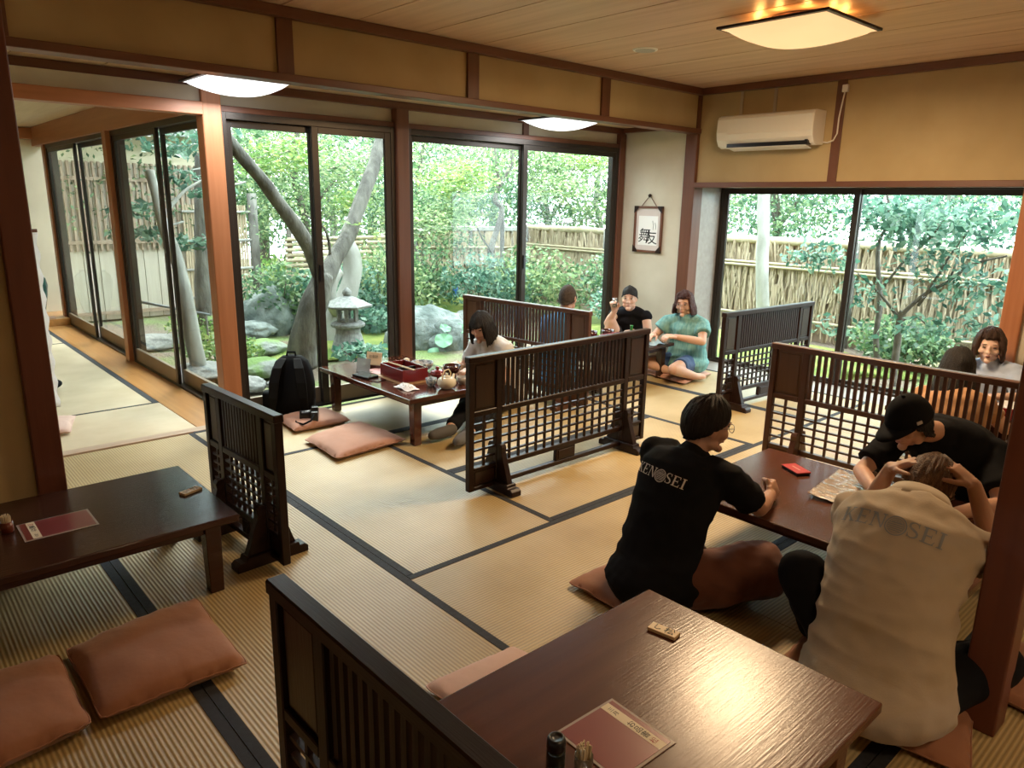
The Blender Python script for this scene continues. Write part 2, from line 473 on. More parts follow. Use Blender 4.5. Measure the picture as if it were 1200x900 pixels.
def screen(name, label, p0, p1, H=.74, endw=.155, ncell=15, nslat=30, w='screen', feet=(1, 1), rowsn=6, foot_in=None):
    """free-standing lattice screen, standing from p0 to p1 (floor points); local x runs along it"""
    p0 = Vector((p0[0], p0[1], 0)); p1 = Vector((p1[0], p1[1], 0)); d = p1 - p0; L = d.length
    t = thing('lattice_screen', label, 'screen', p0, math.atan2(d.y, d.x), 'low lattice screens between the tables')
    wx, wz = M[w + '_x'], M[w + '_z']
    b0 = .03; T = .018; st = .034; ist = .04
    zl, zm, zu, zt = b0 + .13, b0 + H * .575, b0 + H * .62, b0 + H
    k = (H / .74)
    lat0 = zl
    def bar(x0, x1, z0, z1, nm, m_, t_=T, bev=.003):
        return MB().box(x0, x1, -t_, t_, z0, z1).build(nm, m_, t, bevel=bev, seg=1)
    bar(0, st, b0, zt - .03, 'stile', wz); bar(L - st, L, b0, zt - .03, 'stile', wz)
    xi0, xi1 = st + endw, L - st - endw - ist
    bar(xi0, xi0 + ist, b0, zt - .03, 'inner_stile', wz, T * .9); bar(xi1, xi1 + ist, b0, zt - .03, 'inner_stile', wz, T * .9)
    bar(-.004, L + .004, zt - .034, zt, 'top_rail', wx, T * 1.25, .004)
    for a, b in ((st, xi0), (xi0 + ist, xi1), (xi1 + ist, L - st)):
        bar(a, b, zm - .012, zm + .018, 'middle_rail', wx, T * .9)
    for a, b in ((st, xi0), (xi1 + ist, L - st)):
        bar(a, b, lat0 - .016, lat0, 'lower_rail', wx, T * .9); bar(a, b, b0, b0 + .022, 'bottom_rail', wx, T * .9)
        # recessed panels with a raised field
        for q0, q1 in ((zm + .018, zt - .034), (b0 + .022, lat0 - .016)):
            pb = MB().box(a, b, -.004, .004, q0, q1)
            mg = .016 if q1 - q0 > .15 else .012
            for s in (-1, 1):
                y0, y1 = (.004, .009) if s > 0 else (-.009, -.004)
                pb.box(a + mg, b - mg, y0, y1, q0 + mg, q1 - mg)
            pb.build('panel', M['screenp_' + w], t, bevel=.002, seg=1)
    a, b = xi0 + ist, xi1
    bar(a, b, lat0 - .03, lat0, 'lower_rail', wx, T * .9); bar(a, b, b0, b0 + .026, 'bottom_rail', wx, T * .9)
    cw = min(.16, (b - a) * .2); cx = (a + b) / 2
    pb = MB().box(cx - cw / 2, cx + cw / 2, -.014, .014, b0 + .026, lat0 - .03).box(cx - cw / 2 + .014, cx + cw / 2 - .014, -.018, .018, b0 + .036, lat0 - .04)
    pb.build('block', wx, t, bevel=.002, seg=1)
    h = zt - .034 - zm - .018
    for i in range(nslat):
        x_ = a + (i + .5) * (b - a) / nslat
        shared(('slat', w, round(h, 3)), lambda: MB().box(-.0085, .0085, -.007, .007, 0, h), 'slat', wz, t, (x_, 0, zm + .018))
    hl = zm - .012 - lat0
    nend = max(2, round(endw / ((b - a) / ncell)))
    for (u, v, n) in ((a, b, ncell), (st, xi0, nend), (xi1 + ist, L - st, nend)):
        for i in range(1, n):
            shared(('latv', w, round(hl, 3)), lambda: MB().box(-.0065, .0065, -.006, .006, 0, hl), 'lattice_bar', wz, t, (u + i * (v - u) / n, 0, lat0))
        for j in range(1, rowsn):
            shared(('lath', w, round(v - u, 3)), lambda: MB().box(0, v - u, -.0075, .0075, -.0055, .0055), 'lattice_bar', wx, t, (u, 0, lat0 + j * hl / rowsn))
    # feet: a stepped block across, with a tapering bracket on either face
    for fx, on in zip((xi0 + ist / 2, xi1 + ist / 2), feet):
        if not on: continue
        poly = [(-.165, 0), (-.165, .028), (-.15, .04), (-.125, .04), (-.12, .058), (.12, .058), (.125, .04), (.15, .04), (.165, .028), (.165, 0)]
        MB().prism(poly, fx - .034, fx + .034, 'x').build('foot', wx, t, bevel=.003, seg=1)
        for s in (-1, 1):
            br = [(s * .018, .058), (s * .112, .058), (s * .10, .09), (s * .055, .225), (s * .058, .25), (s * .048, .268), (s * .03, .27), (s * .018, .262)]
            if s < 0: br = br[::-1]
            MB().prism(br, fx - .018, fx + .018, 'x').build('bracket', wz, t, bevel=.002, seg=1)
    return t
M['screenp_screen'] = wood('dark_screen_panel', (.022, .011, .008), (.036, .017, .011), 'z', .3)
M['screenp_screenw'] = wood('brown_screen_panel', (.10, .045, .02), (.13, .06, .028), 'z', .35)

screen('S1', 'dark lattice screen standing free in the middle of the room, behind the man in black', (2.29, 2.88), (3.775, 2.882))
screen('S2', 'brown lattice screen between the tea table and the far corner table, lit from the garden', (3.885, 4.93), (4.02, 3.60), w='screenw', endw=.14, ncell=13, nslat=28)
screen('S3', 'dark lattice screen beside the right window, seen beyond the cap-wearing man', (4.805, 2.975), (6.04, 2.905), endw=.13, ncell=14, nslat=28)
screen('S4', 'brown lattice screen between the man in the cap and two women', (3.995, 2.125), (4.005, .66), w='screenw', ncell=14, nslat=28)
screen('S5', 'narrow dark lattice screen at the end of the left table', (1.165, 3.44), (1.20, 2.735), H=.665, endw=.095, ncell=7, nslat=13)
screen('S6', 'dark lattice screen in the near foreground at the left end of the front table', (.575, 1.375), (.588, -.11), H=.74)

# ------------------------------------------------------------------ low tables
def table(label, x0, x1, y0, y1, h=.33, m_='table_x', leg=.062, inset=(.09, .075), apron=True, legs=True):
    cx, cy = (x0 + x1) / 2, (y0 + y1) / 2; L, W = x1 - x0, y1 - y0
    t = thing('low_table', label, 'table', (cx, cy, 0), 0, 'low lacquered tables')
    mm = M[m_]
    MB().box(-L / 2, L / 2, -W / 2, W / 2, h - .03, h).build('tabletop', mm, t, bevel=.005)
    ix, iy = inset
    for sx in (-1, 1):
        for sy in (-1, 1):
            px, py = sx * (L / 2 - ix), sy * (W / 2 - iy)
            MB().loft([[(px + a * leg * s, py + b * leg * s, z) for a, b in ((-.5, -.5), (.5, -.5), (.5, .5), (-.5, .5))] for z, s in ((0.001, .86), (h - .03, 1.0))]).build('leg', mm, t, bevel=.003)
    for sy in (-1, 1):
        py = sy * (W / 2 - iy)
        MB().box(-L / 2 + ix + leg / 2, L / 2 - ix - leg / 2, py - .014, py + .014, h - .075, h - .03).build('apron', mm, t, bevel=.002)
    for sx in (-1, 1):
        px = sx * (L / 2 - ix)
        MB().box(px - .014, px + .014, -W / 2 + iy + leg / 2, W / 2 - iy - leg / 2, h - .075, h - .03).build('apron', mm, t, bevel=.002)
    return t
table('red-brown lacquered low table in the near foreground with a lamp glare on its top', .72, 1.79, .555, 1.297)
table('brown lacquered low table shared by the three men at the right', 2.575, 3.42, .60, 1.785)
table('very dark low table at the left edge, against the pillar and ochre wall', -.22, 1.003, 2.708, 3.42, m_='table_dark')
table('glossy low table set with tea things and red lacquerware by the garden windows', 2.487, 3.22, 3.705, 4.895, m_='table_gloss')
table('low table in the far corner under the framed calligraphy', 4.42, 5.47, 3.87, 4.42, m_='table_dark')
table('low table behind the right-hand screen between the two seated women', 4.78, 5.30, .75, 1.75, m_='table_dark')

# ------------------------------------------------------------------ floor cushions
def cushion(label, corners, th=.055, m_='cush', z=.003, seed=0, group='brown floor cushions'):
    """corners: 4 floor points in order; soft pillow with pinched corners and a seam"""
    P = [Vector((c[0], c[1], 0)) for c in corners]; c0 = sum(P, Vector()) / 4
    t = thing('floor_cushion', label, 'cushion', (c0.x, c0.y, z), 0, group)
    n = 26
    def pt(i, j, top):
        u, v = i / n, j / n
        a, b = 2 * u - 1, 2 * v - 1
        # sides bow inwards a little so the corners stand out as points
        p = (P[0] * (1 - u) + P[1] * u) * (1 - v) + (P[3] * (1 - u) + P[2] * u) * v - c0
        k = 1 - .045 * ((1 - a * a) * b ** 8 + (1 - b * b) * a ** 8) - .03 * (abs(a * b) ** 10)
        p = p * k
        e = max(0, (1 - abs(a) ** 2.6)) * max(0, (1 - abs(b) ** 2.6))
        e = e ** .42
        q = Vector((p.x * 9 + seed * 7.1, p.y * 9, seed))
        w = noise.noise(q) * .1 + .35 * (abs(a * b) ** 3) * noise.noise(Vector((math.atan2(b, a) * 5, seed, 1)))
        hh = th * e * (.88 + w)
        base = th * .36 + .003 * noise.noise(q * .5)
        wr = .05 * th * noise.noise(Vector((p.x * 30 + seed, p.y * 12, 2.0))) * (1 - e) * 3
        return (p.x, p.y, base + hh * .78 + wr) if top else (p.x, p.y, max(.001, base * (1 - e ** .45)))
    mb = MB()
    top = [pt(i, j, True) for j in range(n + 1) for i in range(n + 1)]
    bot = [pt(i, j, False) for j in range(n + 1) for i in range(n + 1)]
    N = (n + 1) ** 2; fs = []
    for j in range(n):
        for i in range(n):
            q = (j * (n + 1) + i, j * (n + 1) + i + 1, (j + 1) * (n + 1) + i + 1, (j + 1) * (n + 1) + i)
            fs.append(q); fs.append(tuple(N + a for a in q[::-1]))
    mb.add(top + bot, fs)
    me_o = mb.build('cover', M[m_], t, smooth=True)
    bm = bmesh.new(); bm.from_mesh(me_o.data); bmesh.ops.remove_doubles(bm, verts=bm.verts, dist=.0008); bm.normal_update(); bm.to_mesh(me_o.data); bm.free()
    ring = [pt(i, 0, True) for i in range(n)] + [pt(n, j, True) for j in range(n)] + [pt(n - i, n, True) for i in range(n)] + [pt(0, n - j, True) for j in range(n)]
    MB().tube(ring + [ring[0]], .0028, 5).build('seam', M[m_], t, smooth=True)
    return t
M['cush'] = mat('brown_cushion_cotton', (.29, .12, .062), .85, (.34, .15, .08), 5, bump=.35, bscale=14, sheen=.25, bdist=.01)
M['cush_pink'] = mat('faded_pink_brown_cotton', (.40, .20, .135), .85, (.46, .24, .165), 5, bump=.35, bscale=14, sheen=.25, bdist=.01)
M['cush_pale'] = mat('pale_pink_cotton', (.56, .36, .29), .85, (.62, .42, .35), 5, bump=.35, bscale=14, sheen=.2, bdist=.01)
cushion('large brown floor cushion before the left table, the right one of the pair', [(.352, 2.19), (.80, 2.175), (.815, 2.70), (.35, 2.64)], .088, seed=1)
cushion('large brown floor cushion cut by the left edge of the picture, touching its twin', [(-.12, 2.13), (.335, 2.185), (.338, 2.64), (-.12, 2.62)], .088, seed=2)
cushion('faded brown floor cushion nearest the room on this side of the tea table', [(2.01, 3.79), (2.545, 3.83), (2.50, 4.385), (2.03, 4.26)], .068, 'cush_pink', seed=3)
cushion('faded brown floor cushion against the garden window under the camera', [(2.06, 4.46), (2.49, 4.45), (2.475, 4.83), (2.09, 4.80)], .068, 'cush_pink', seed=4)
cushion('pale pink floor cushion mostly hidden by the front table', [(1.17, 1.30), (1.60, 1.30), (1.555, 1.69), (1.185, 1.715)], .05, 'cush_pale', seed=5)
cushion('brown floor cushion under the seated man in the black T-shirt', [(2.0, 1.47), (2.50, 1.38), (2.50, 1.86), (2.02, 1.875)], .06, seed=6)
cushion('brown floor cushion under the man in the cream polo shirt', [(2.10, .40), (2.62, .53), (2.50, 1.06), (1.99, 1.02)], .06, seed=7)
cushion('reddish floor cushion under the woman in the teal blouse', [(5.30, 3.62), (5.86, 3.70), (5.86, 4.22), (5.38, 4.22)], .05, 'cush_pink', seed=8)
cushion('pale pink floor cushion lying beyond the sill in the corridor', [(.50, 5.40), (.93, 5.36), (1.04, 5.74), (.56, 5.80)], .06, 'cush_pale', seed=9)
cushion('brown floor cushion at the lower right edge beyond the thick pillar', [(2.52, .20), (2.95, .16), (2.98, .56), (2.56, .56)], .05, seed=10)

# ------------------------------------------------------------------ air conditioner
ac = thing('air_conditioner', 'white wall air conditioner above the right window', 'air conditioner', (5.978, 3.375, 2.03))
prof = [(0, .0), (0, .262), (-.15, .262), (-.185, .25), (-.2, .225), (-.205, .12), (-.195, .06), (-.165, .012), (-.12, -.005), (-.05, 0)]
MB().prism([(x_, z_) for x_, z_ in prof], -.435, .435, 'y').build('body', M['white_plastic'], ac, bevel=.008, seg=3)
MB().prism([(-.2065, .10), (-.2065, .225), (-.2, .235), (-.195, .235), (-.2, .10)], -.425, .33, 'y').build('front_panel', M['white_plastic'], ac, bevel=.002)
MB().box(-.192, -.06, -.40, .33, -.003, .028).build('air_outlet', M['blackgloss'], ac)
MB().prism([(-.20, -.012), (-.207, -.006), (-.11, -.024), (-.10, -.03)], -.39, .31, 'y').build('louvre', M['white_plastic'], ac)
MB().box(-.2, -.19, -.40, -.375, .02, .034).build('indicator', M['blackgloss'], ac)
cordp = [(-.03, -.44, .02), (-.02, -.475, .015), (-.015, -.52, .03), (-.015, -.545, .08), (-.015, -.545, .20), (-.015, -.56, .33), (-.015, -.57, .395)]
MB().tube(cordp, .006, 8).build('power_cord', M['white_plastic'], ac, smooth=True)
MB().box(-.03, 0, -.595, -.548, .385, .44).build('socket', M['white_plastic'], ac, bevel=.005)
for y_ in (.02, .335):
    MB().box(-.006, 0, y_ - .014, y_ + .014, .262, .475).build('hanging_strap', mat('dull_metal_strap', (.42, .36, .27), .5), ac)

# ------------------------------------------------------------------ ceiling lights
def ceiling_light(label, x_, y_, zc, size, warm, power, dark=True):
    t = thing('ceiling_light', label, 'ceiling light', (x_, y_, zc))
    c = (1.0, .52, .20) if warm else (.92, .97, 1.0)
    em = mat('lit_shade_%s_%d' % ('warm' if warm else 'white', len(bpy.data.materials)), (.35, .30, .22) if warm else (.7, .7, .7), .5, emit=(1.0, .58, .27) if warm else (.93, .97, 1.0), emit_s=.62 if warm else .95)
    s = size / 2
    MB().lathe([(.17, -.045), (.17, 0)], 40).build('mount', M['beam_x'], t)
    MB().box(-s - .02, s + .02, -s - .02, s + .02, -.058, -.044).build('frame_plate', M['screen_x'], t, bevel=.003)
    n = 16; top = []; 
    mb = MB(); vs_ = []
    for j in range(n + 1):
        for i in range(n + 1):
            a, b = 2 * i / n - 1, 2 * j / n - 1
            e = (1 - abs(a) ** 2.2) * (1 - abs(b) ** 2.2)
            vs_.append((a * s, b * s, -.06 - .075 * max(0, e) ** .6))
    fs = [(j * (n + 1) + i, (j + 1) * (n + 1) + i, (j + 1) * (n + 1) + i + 1, j * (n + 1) + i + 1) for j in range(n) for i in range(n)]
    mb.add(vs_, fs)
    mb.build('diffuser', em, t, smooth=True)
    ld = bpy.data.lights.new('lamp', 'AREA'); ld.shape = 'SQUARE'; ld.size = size * .9; ld.energy = power; ld.color = (1.0, .70, .40) if warm else (.93, .97, 1.0)
    lo = new_obj('lamp', ld, t); lo.location = (0, 0, -.15)
    # light that spills upwards over the frame onto the ceiling
    for a in [(.37 * math.cos(q * PI / 5), .37 * math.sin(q * PI / 5)) for q in range(10)]:
        if not warm: break
        pl = bpy.data.lights.new('spill', 'POINT'); pl.energy = .32; pl.color = (1.0, .45, .12); pl.shadow_soft_size = .02
        po = new_obj('spill', pl, t); po.location = (a[0] * .62, a[1] * .62, -.025)
    return t
ceiling_light('square ceiling light glowing warm orange above the right side', 4.10, 2.23, 2.55, .60, True, 54)
ceiling_light('white square ceiling light in the recess at the left, by the cedar post', 1.90, 4.60, 2.27, .48, False, 9)
ceiling_light('white square ceiling light in the recess at the right, above the far window', 4.66, 4.60, 2.27, .48, False, 9)
ceiling_light('added warm square fill light over the entrance side, out of the picture', 1.2, -.9, 2.56, .56, True, 11)  # unseen lamp added behind the camera to brighten the interior
ceiling_light('added warm square fill light at the right rear, out of the picture', 4.13, -.9, 2.56, .56, True, 8)  # second unseen lamp, also added as fill for the near side
sp = thing('ceiling_speaker', 'small round white ceiling speaker grille flush with the boards', 'speaker', (4.23, 3.40, 2.56))
MB().lathe([(.075, -.008), (.082, -.006), (.085, 0)], 36).build('rim', M['white_plastic'], sp)
MB().lathe([(.066, -.0105), (.07, -.006)], 36).build('grille', mat('grille', (.55, .54, .5), .6, (.35, .34, .32), 300), sp)

# ------------------------------------------------------------------ writing helper
M['ink'] = mat('black_ink', (.012, .012, .012), .7)
M['inkred'] = mat('red_ink', (.35, .06, .04), .7)
def text_mesh(body, size, name, m_, parent, matrix, th=.0006, shear=0):
    cu = bpy.data.curves.new(name, 'FONT'); cu.body = body; cu.size = size; cu.align_x = 'CENTER'; cu.align_y = 'CENTER'; cu.extrude = th; cu.shear = shear; cu.resolution_u = 3
    tmp = bpy.data.objects.new('tmp_text', cu); COL.objects.link(tmp)
    bpy.context.view_layer.update()
    me = bpy.data.meshes.new_from_object(tmp.evaluated_get(bpy.context.evaluated_depsgraph_get()))
    bpy.data.objects.remove(tmp); me.materials.clear(); me.materials.append(m_)
    o = new_obj(name, me, parent); o.matrix_local = matrix
    return o

# framed calligraphy on the alcove wall (faces -X)
pic = thing('framed_calligraphy', 'small framed calligraphy hanging by a cord on the pale alcove wall', 'picture', (5.978, 4.635, 1.30))
fw, fh = .172, .225
fr = MB()
for q in ((-fw, -fw + .022, -fh, fh), (fw - .022, fw, -fh, fh), (-fw, fw, -fh, -fh + .022), (-fw, fw, fh - .022, fh)):
    fr.box(-.024, -.002, q[0], q[1], q[2], q[3])
fr.build('frame', M['beam_z'], pic, bevel=.002)
for sy in (-1, 1):
    for sz in (-1, 1):
        poly = [(sy * fw, sz * fh), (sy * (fw - .058), sz * fh), (sy * (fw - .05), sz * (fh - .025)), (sy * (fw - .026), sz * (fh - .05)), (sy * fw, sz * (fh - .07))]
        if sy * sz < 0: poly = poly[::-1]
        MB().prism(poly, -.027, -.0235, 'x').build('corner', M['screen_z'], pic)
MB().box(-.012, -.004, -fw + .01, fw - .01, -fh + .01, fh - .01).build('mount_board', mat('lilac_grey_paper', (.58, .51, .48), .9), pic)
MB().box(-.0135, -.0115, -.118, .118, -.155, .13).build('paper', mat('calligraphy_paper', (.80, .80, .78), .9), pic)
Mp = Matrix(((0, 0, -1, -.0142), (-1, 0, 0, 0), (0, 1, 0, 0), (0, 0, 0, 1)))
text_mesh('舞', .15, 'brush_character', M['ink'], pic, Mp @ Matrix.Translation((-.045, -.07, 0)), shear=.15)
text_mesh('友', .15, 'brush_character', M['ink'], pic, Mp @ Matrix.Translation((.05, -.085, 0)), shear=-.1)
for dy, z0, z1 in ((-.055, .085, -.005), (-.085, .065, .0)):
    MB().tube([(-.0142, dy, z0), (-.0142, dy - .012, (z0 + z1) / 2), (-.0142, dy - .010, z1)], .002, 5).build('brush_stroke', M['ink'], pic)
MB().tube([(-.012, .09, fh), (-.01, 0, fh + .10), (-.012, -.09, fh)], .004, 6).build('cord', M['beam_x'], pic)
MB().ell((-.012, 0, fh + .10), (.012, .02, .016)).build('knot', M['screen_x'], pic, smooth=True)

# ------------------------------------------------------------------ things on the front and left tables
M['menu'] = mat('maroon_menu_print', (.20, .035, .038), .3, coat=.6)
M['label'] = mat('cream_label_paper', (.72, .63, .46), .6)
M['clear'] = mat('clear_plastic_edge', (.42, .36, .34), .15, coat=.5)
M['tagwood'] = wood('pale_tag_wood', (.68, .52, .30), (.76, .60, .38), 'x', .5)
def menu(label, p, w, l, rz, z, lab_pos, vertical):
    t = thing('menu', label, 'menu', (p[0], p[1], z), rz, 'laminated maroon menus')
    MB().box(-l / 2 - .008, l / 2 + .008, -w / 2 - .008, w / 2 + .008, .0005, .003).build('laminate', M['clear'], t, bevel=.001)
    MB().box(-l / 2, l / 2, -w / 2, w / 2, .003, .0038).build('sheet', M['menu'], t)
    MB().box(lab_pos - .014, lab_pos + .014, -w / 2, w / 2, .0038, .0043).build('label_strip', M['label'], t)
    for k, ch in enumerate('お品書'):
        text_mesh(ch, .022, 'character', M['ink'], t, Matrix.Translation((lab_pos, w * (.02 - .12 * k), .0045)) @ Matrix.Rotation(PI / 2 * 0, 4, 'Z'), .0001)
    text_mesh('松', .02, 'seal', M['inkred'], t, Matrix.Translation((lab_pos, -w * .36, .0045)), .0001)
    for k, ch in enumerate('三月'):
        text_mesh(ch, .015, 'character', M['ink'], t, Matrix.Translation((lab_pos, w * (.38 - .09 * k), .0045)), .0001)
    return t
menu('laminated maroon menu with a cream strip on the front table', (1.175, .918), .185, .18, math.radians(-2), .33, .062, True)
menu('laminated maroon menu lying across the left table', (.442, 3.04), .165, .225, math.radians(180), .33, .078, True)
def wood_tag(label, p, rz, ch):
    t = thing('wooden_tag', label, 'tag', (p[0], p[1], .33), rz, 'wooden number tags')
    MB().box(-.044, .044, -.019, .019, .0005, .011).build('plate', M['tagwood'], t, bevel=.0015)
    text_mesh(ch[0], .03, 'character', M['ink'], t, Matrix.Translation((-.02, 0, .0114)) @ Matrix.Rotation(0, 4, 'Z'), .0002)
    text_mesh(ch[1], .034, 'character', M['ink'], t, Matrix.Translation((.018, 0, .0114)), .0002)
    return t
wood_tag('small pale wooden number tag near the far corner of the front table', (1.618, 1.11), math.radians(-80), 'し松')
wood_tag('small pale wooden number tag on the dark left table', (.935, 3.055), math.radians(20), 'い竹')
def pick_holder(label, p, z, cup):
    t = thing('toothpick_holder', label, 'toothpick holder', (p[0], p[1], z), 0, 'toothpick holders')
    MB().lathe([(.017, 0.0005), (.021, .004), (.021, .042), (.0185, .042), (.0185, .006)], 24).build('cup', cup, t, smooth=True, bevel=0)
    st_ = MB()
    for k in range(42):
        a = rng.random() * 2 * PI; r_ = .016 * math.sqrt(rng.random()); h_ = .062 + rng.random() * .007
        st_.tube([(r_ * math.cos(a) * .9, r_ * math.sin(a) * .9, .006), (r_ * math.cos(a), r_ * math.sin(a), h_)], [.0014, .0015], 5)
    stuff(st_.build('toothpicks', mat('pale_toothpick_wood', (.70, .60, .42), .7), t))
    return t
M['clearcup'] = mat('clear_cup', (.6, .5, .4), .1, trans=.85)
pick_holder('clear cup of toothpicks beside the menu on the front table', (1.043, .898), .33, M['clearcup'])
pick_holder('red-brown cup of toothpicks at the left edge of the left table', (.29, 3.09), .33, mat('red_lacquer_cup', (.14, .03, .015), .3))
sh = thing('seasoning_bottle', 'dark green glass seasoning bottle with a black cap on the front table', 'bottle', (.980, .923, .33))
MB().lathe([(.018, .0005), (.021, .004), (.021, .07), (.019, .078), (.016, .08)], 28).build('bottle', mat('dark_bottle', (.008, .015, .012), .12, spec=.6), sh, smooth=True)
MB().lathe([(.0195, .078), (.021, .08), (.021, .100), (.018, .106), (.013, .107), (.0125, .104), (.004, .104)], 28).build('cap', M['blackgloss'], sh, smooth=True)

# red case on the men's table and the crinkled laminated sheet
rp = thing('red_case', 'small red flip case lying on the brown table of the three men', 'case', (3.20, 1.525, .33), math.radians(62))
MB().box(-.062, .062, -.036, .036, .0005, .010).build('base', M['blackgloss'], rp, bevel=.003)
MB().box(-.064, .064, -.038, .038, .0105, .016).build('cover', mat('red_leatherette', (.42, .03, .03), .4), rp, bevel=.003)
MB().box(-.03, .03, -.004, .004, .016, .0165).build('title_bar', mat('pale_print', (.6, .35, .3), .5), rp)
n = 40
vs_ = []; 
for j in range(n + 1):
    for i in range(n + 1):
        a, b = i / n - .5, j / n - .5
        vs_.append((a * .40, b * .44, .006 + .005 * (noise.noise(Vector((a * 14, b * 14, 3))) + .6) + .012 * (abs(b * 2) ** 4)))
sheet = MB().add(vs_, [(j * (n + 1) + i, j * (n + 1) + i + 1, (j + 1) * (n + 1) + i + 1, (j + 1) * (n + 1) + i) for j in range(n) for i in range(n)]).build('menu_sheet', mat('laminated_menu_sheet', (.34, .24, .16), .06, (.44, .33, .22), 12, bump=1, bscale=40, bdist=.012, spec=1, coat=1), None, smooth=True, loc=(3.16, 1.14, .331))
sheet.rotation_euler = (0, 0, math.radians(6))
so = sheet.modifiers.new('thick', 'SOLIDIFY'); so.thickness = .0015
tag(sheet, 'shiny crinkled laminated sheet before the man in the cap', 'menu')

# ------------------------------------------------------------------ the tea table
TZ = .33
M['redlac'] = mat('red_lacquer', (.17, .018, .02), .2, coat=.5)
M['darklac'] = mat('brown_black_lacquer', (.05, .012, .01), .15, coat=.5)
M['ceramic'] = mat('cream_glaze', (.62, .56, .42), .25)
M['ceramicw'] = mat('white_glaze', (.72, .71, .67), .2)
M['blueglaze'] = mat('grey_blue_pattern_glaze', (.50, .53, .54), .25, (.12, .16, .20), 38, lo=.45, hi=.55)
M['paperw'] = mat('white_tissue', (.82, .82, .82), .9)
M['salt'] = M['ceramicw']
def lath(name, label, cat, p, parts, z=TZ, group=None, rz=0):
    t = thing(name, label, cat, (p[0], p[1], z), rz, group)
    for nm, prof, m_ in parts:
        MB().lathe(prof, 32).build(nm, m_, t, smooth=True)
    return t
bowlp = lambda r, h, f=.5: [(r * f, .001), (r * f, .008), (r * f * 1.05, .012), (r * .82, h * .35), (r * .96, h * .7), (r, h), (r * .95, h), (r * .9, h * .7), (r * .72, h * .4), (.004, .02)]
box = thing('lacquer_box', 'red lacquer lunch box on a wooden tray on the tea table', 'box', (2.78, 4.21, TZ + .012), math.radians(-3))
MB().box(-.10, .10, -.155, .155, .0005, .006).build('base', M['redlac'], box)
for q in ((-.10, -.092, -.155, .155), (.092, .10, -.155, .155), (-.092, .092, -.155, -.147), (-.092, .092, .147, .155)):
    MB().box(*q, .006, .085).build('side', M['redlac'], box, bevel=.0015)
MB().box(-.092, .092, -.004, .004, .006, .07).build('divider', M['blackgloss'], box)
MB().box(-.092, .092, -.147, .147, .006, .012).build('lining', M['blackgloss'], box)
tr_ = thing('wooden_tray', 'pale wooden tray under the red lacquer box', 'tray', (2.78, 4.21, TZ), math.radians(-3))
MB().box(-.125, .125, -.185, .185, .0005, .009).box(-.125, .125, -.185, -.177, .009, .0115).box(-.125, .125, .177, .185, .009, .0115).build('board', wood('tray_wood', (.36, .18, .07), (.43, .23, .1), 'y', .4), tr_, bevel=.002)
ck = thing('chopsticks', 'pair of pale chopsticks laid across the red lacquer box', 'chopsticks', (2.745, 4.20, TZ + .099))
for s in (-.006, .006):
    MB().tube([(s, -.17, 0), (s * 1.3, .05, 0), (s * .5, .158, 0)], [.0032, .003, .002], 6).build('stick', M['tagwood'], ck)
lath('rice_bowl', 'wide brown-patterned rice bowl behind the red box', 'bowl', (3.02, 4.33), [('bowl', bowlp(.082, .068), M['blueglaze'])])
lath('soup_bowl', 'dark red lacquer soup bowl standing at the right of the tea table', 'bowl', (3.08, 4.05), [('bowl', [(.028, .001), (.03, .018), (.024, .022), (.05, .04), (.062, .062), (.064, .085), (.06, .085), (.055, .06), (.004, .03)], M['darklac'])])
sd = lath('lidded_dish', 'small red dish with a knobbed lid in front of the rice bowl', 'dish', (2.96, 4.06), [('dish', bowlp(.055, .05), M['redlac']), ('lid', [(.052, .05), (.045, .06), (.02, .068), (.004, .07)], M['redlac']), ('knob', [(.008, .069), (.014, .076), (.015, .084), (.008, .09), (.002, .091)], M['redlac'])])
lath('salt_shaker', 'small white shaker with a round top behind the red box', 'shaker', (2.93, 4.40), [('body', [(.016, .001), (.018, .01), (.018, .05), (.014, .054)], M['ceramicw']), ('cap', [(.014, .054), (.021, .06), (.024, .075), (.02, .09), (.006, .096)], M['label'])])
tp = thing('teapot', 'round cream teapot with a loop handle at the near corner of the tea table', 'teapot', (2.845, 3.80, TZ), math.radians(20))
MB().lathe([(.03, .001), (.05, .012), (.064, .035), (.062, .06), (.045, .076), (.03, .08)], 32).build('pot', M['ceramic'], tp, smooth=True)
MB().lathe([(.032, .079), (.022, .088), (.008, .091), (.007, .097), (.011, .103), (.002, .106)], 24).build('lid', M['ceramic'], tp, smooth=True)
MB().tube([(.055, 0, .045), (.078, 0, .06), (.09, 0, .085)], [.014, .010, .007], 10).build('spout', M['ceramic'], tp, smooth=True)
MB().tube([(-.05, 0, .06), (-.052, 0, .10), (-.025, 0, .128), (.025, 0, .128), (.05, 0, .10), (.048, 0, .065)], .004, 8).build('handle', M['tagwood'], tp, smooth=True)
lath('teacup', 'small grey-blue patterned teacup beside the crumpled tissue', 'cup', (2.805, 3.92), [('cup', [(.02, .001), (.022, .005), (.034, .02), (.038, .055), (.035, .055), (.031, .022), (.004, .012)], M['blueglaze'])])
lath('teacup', 'small brown-rimmed teacup to the right of the teapot', 'cup', (3.0, 3.83), [('cup', [(.02, .001), (.022, .005), (.034, .02), (.037, .052), (.034, .052), (.03, .022), (.004, .012)], mat('stone_glaze', (.34, .33, .30), .3, (.18, .15, .13), 25))])
lath('saucer_cup', 'dark lacquer cup near the right edge of the tea table', 'cup', (3.12, 3.86), [('cup', bowlp(.042, .045), M['darklac'])])
n = 18; vs_ = []
for j in range(n + 1):
    for i in range(n + 1):
        a, b = 2 * i / n - 1, 2 * j / n - 1
        r_ = max(0, 1 - (a * a + b * b) * .8)
        vs_.append((a * .05, b * .085, .003 + r_ * (.022 + .03 * abs(noise.noise(Vector((a * 3.5, b * 5, 5)))))))
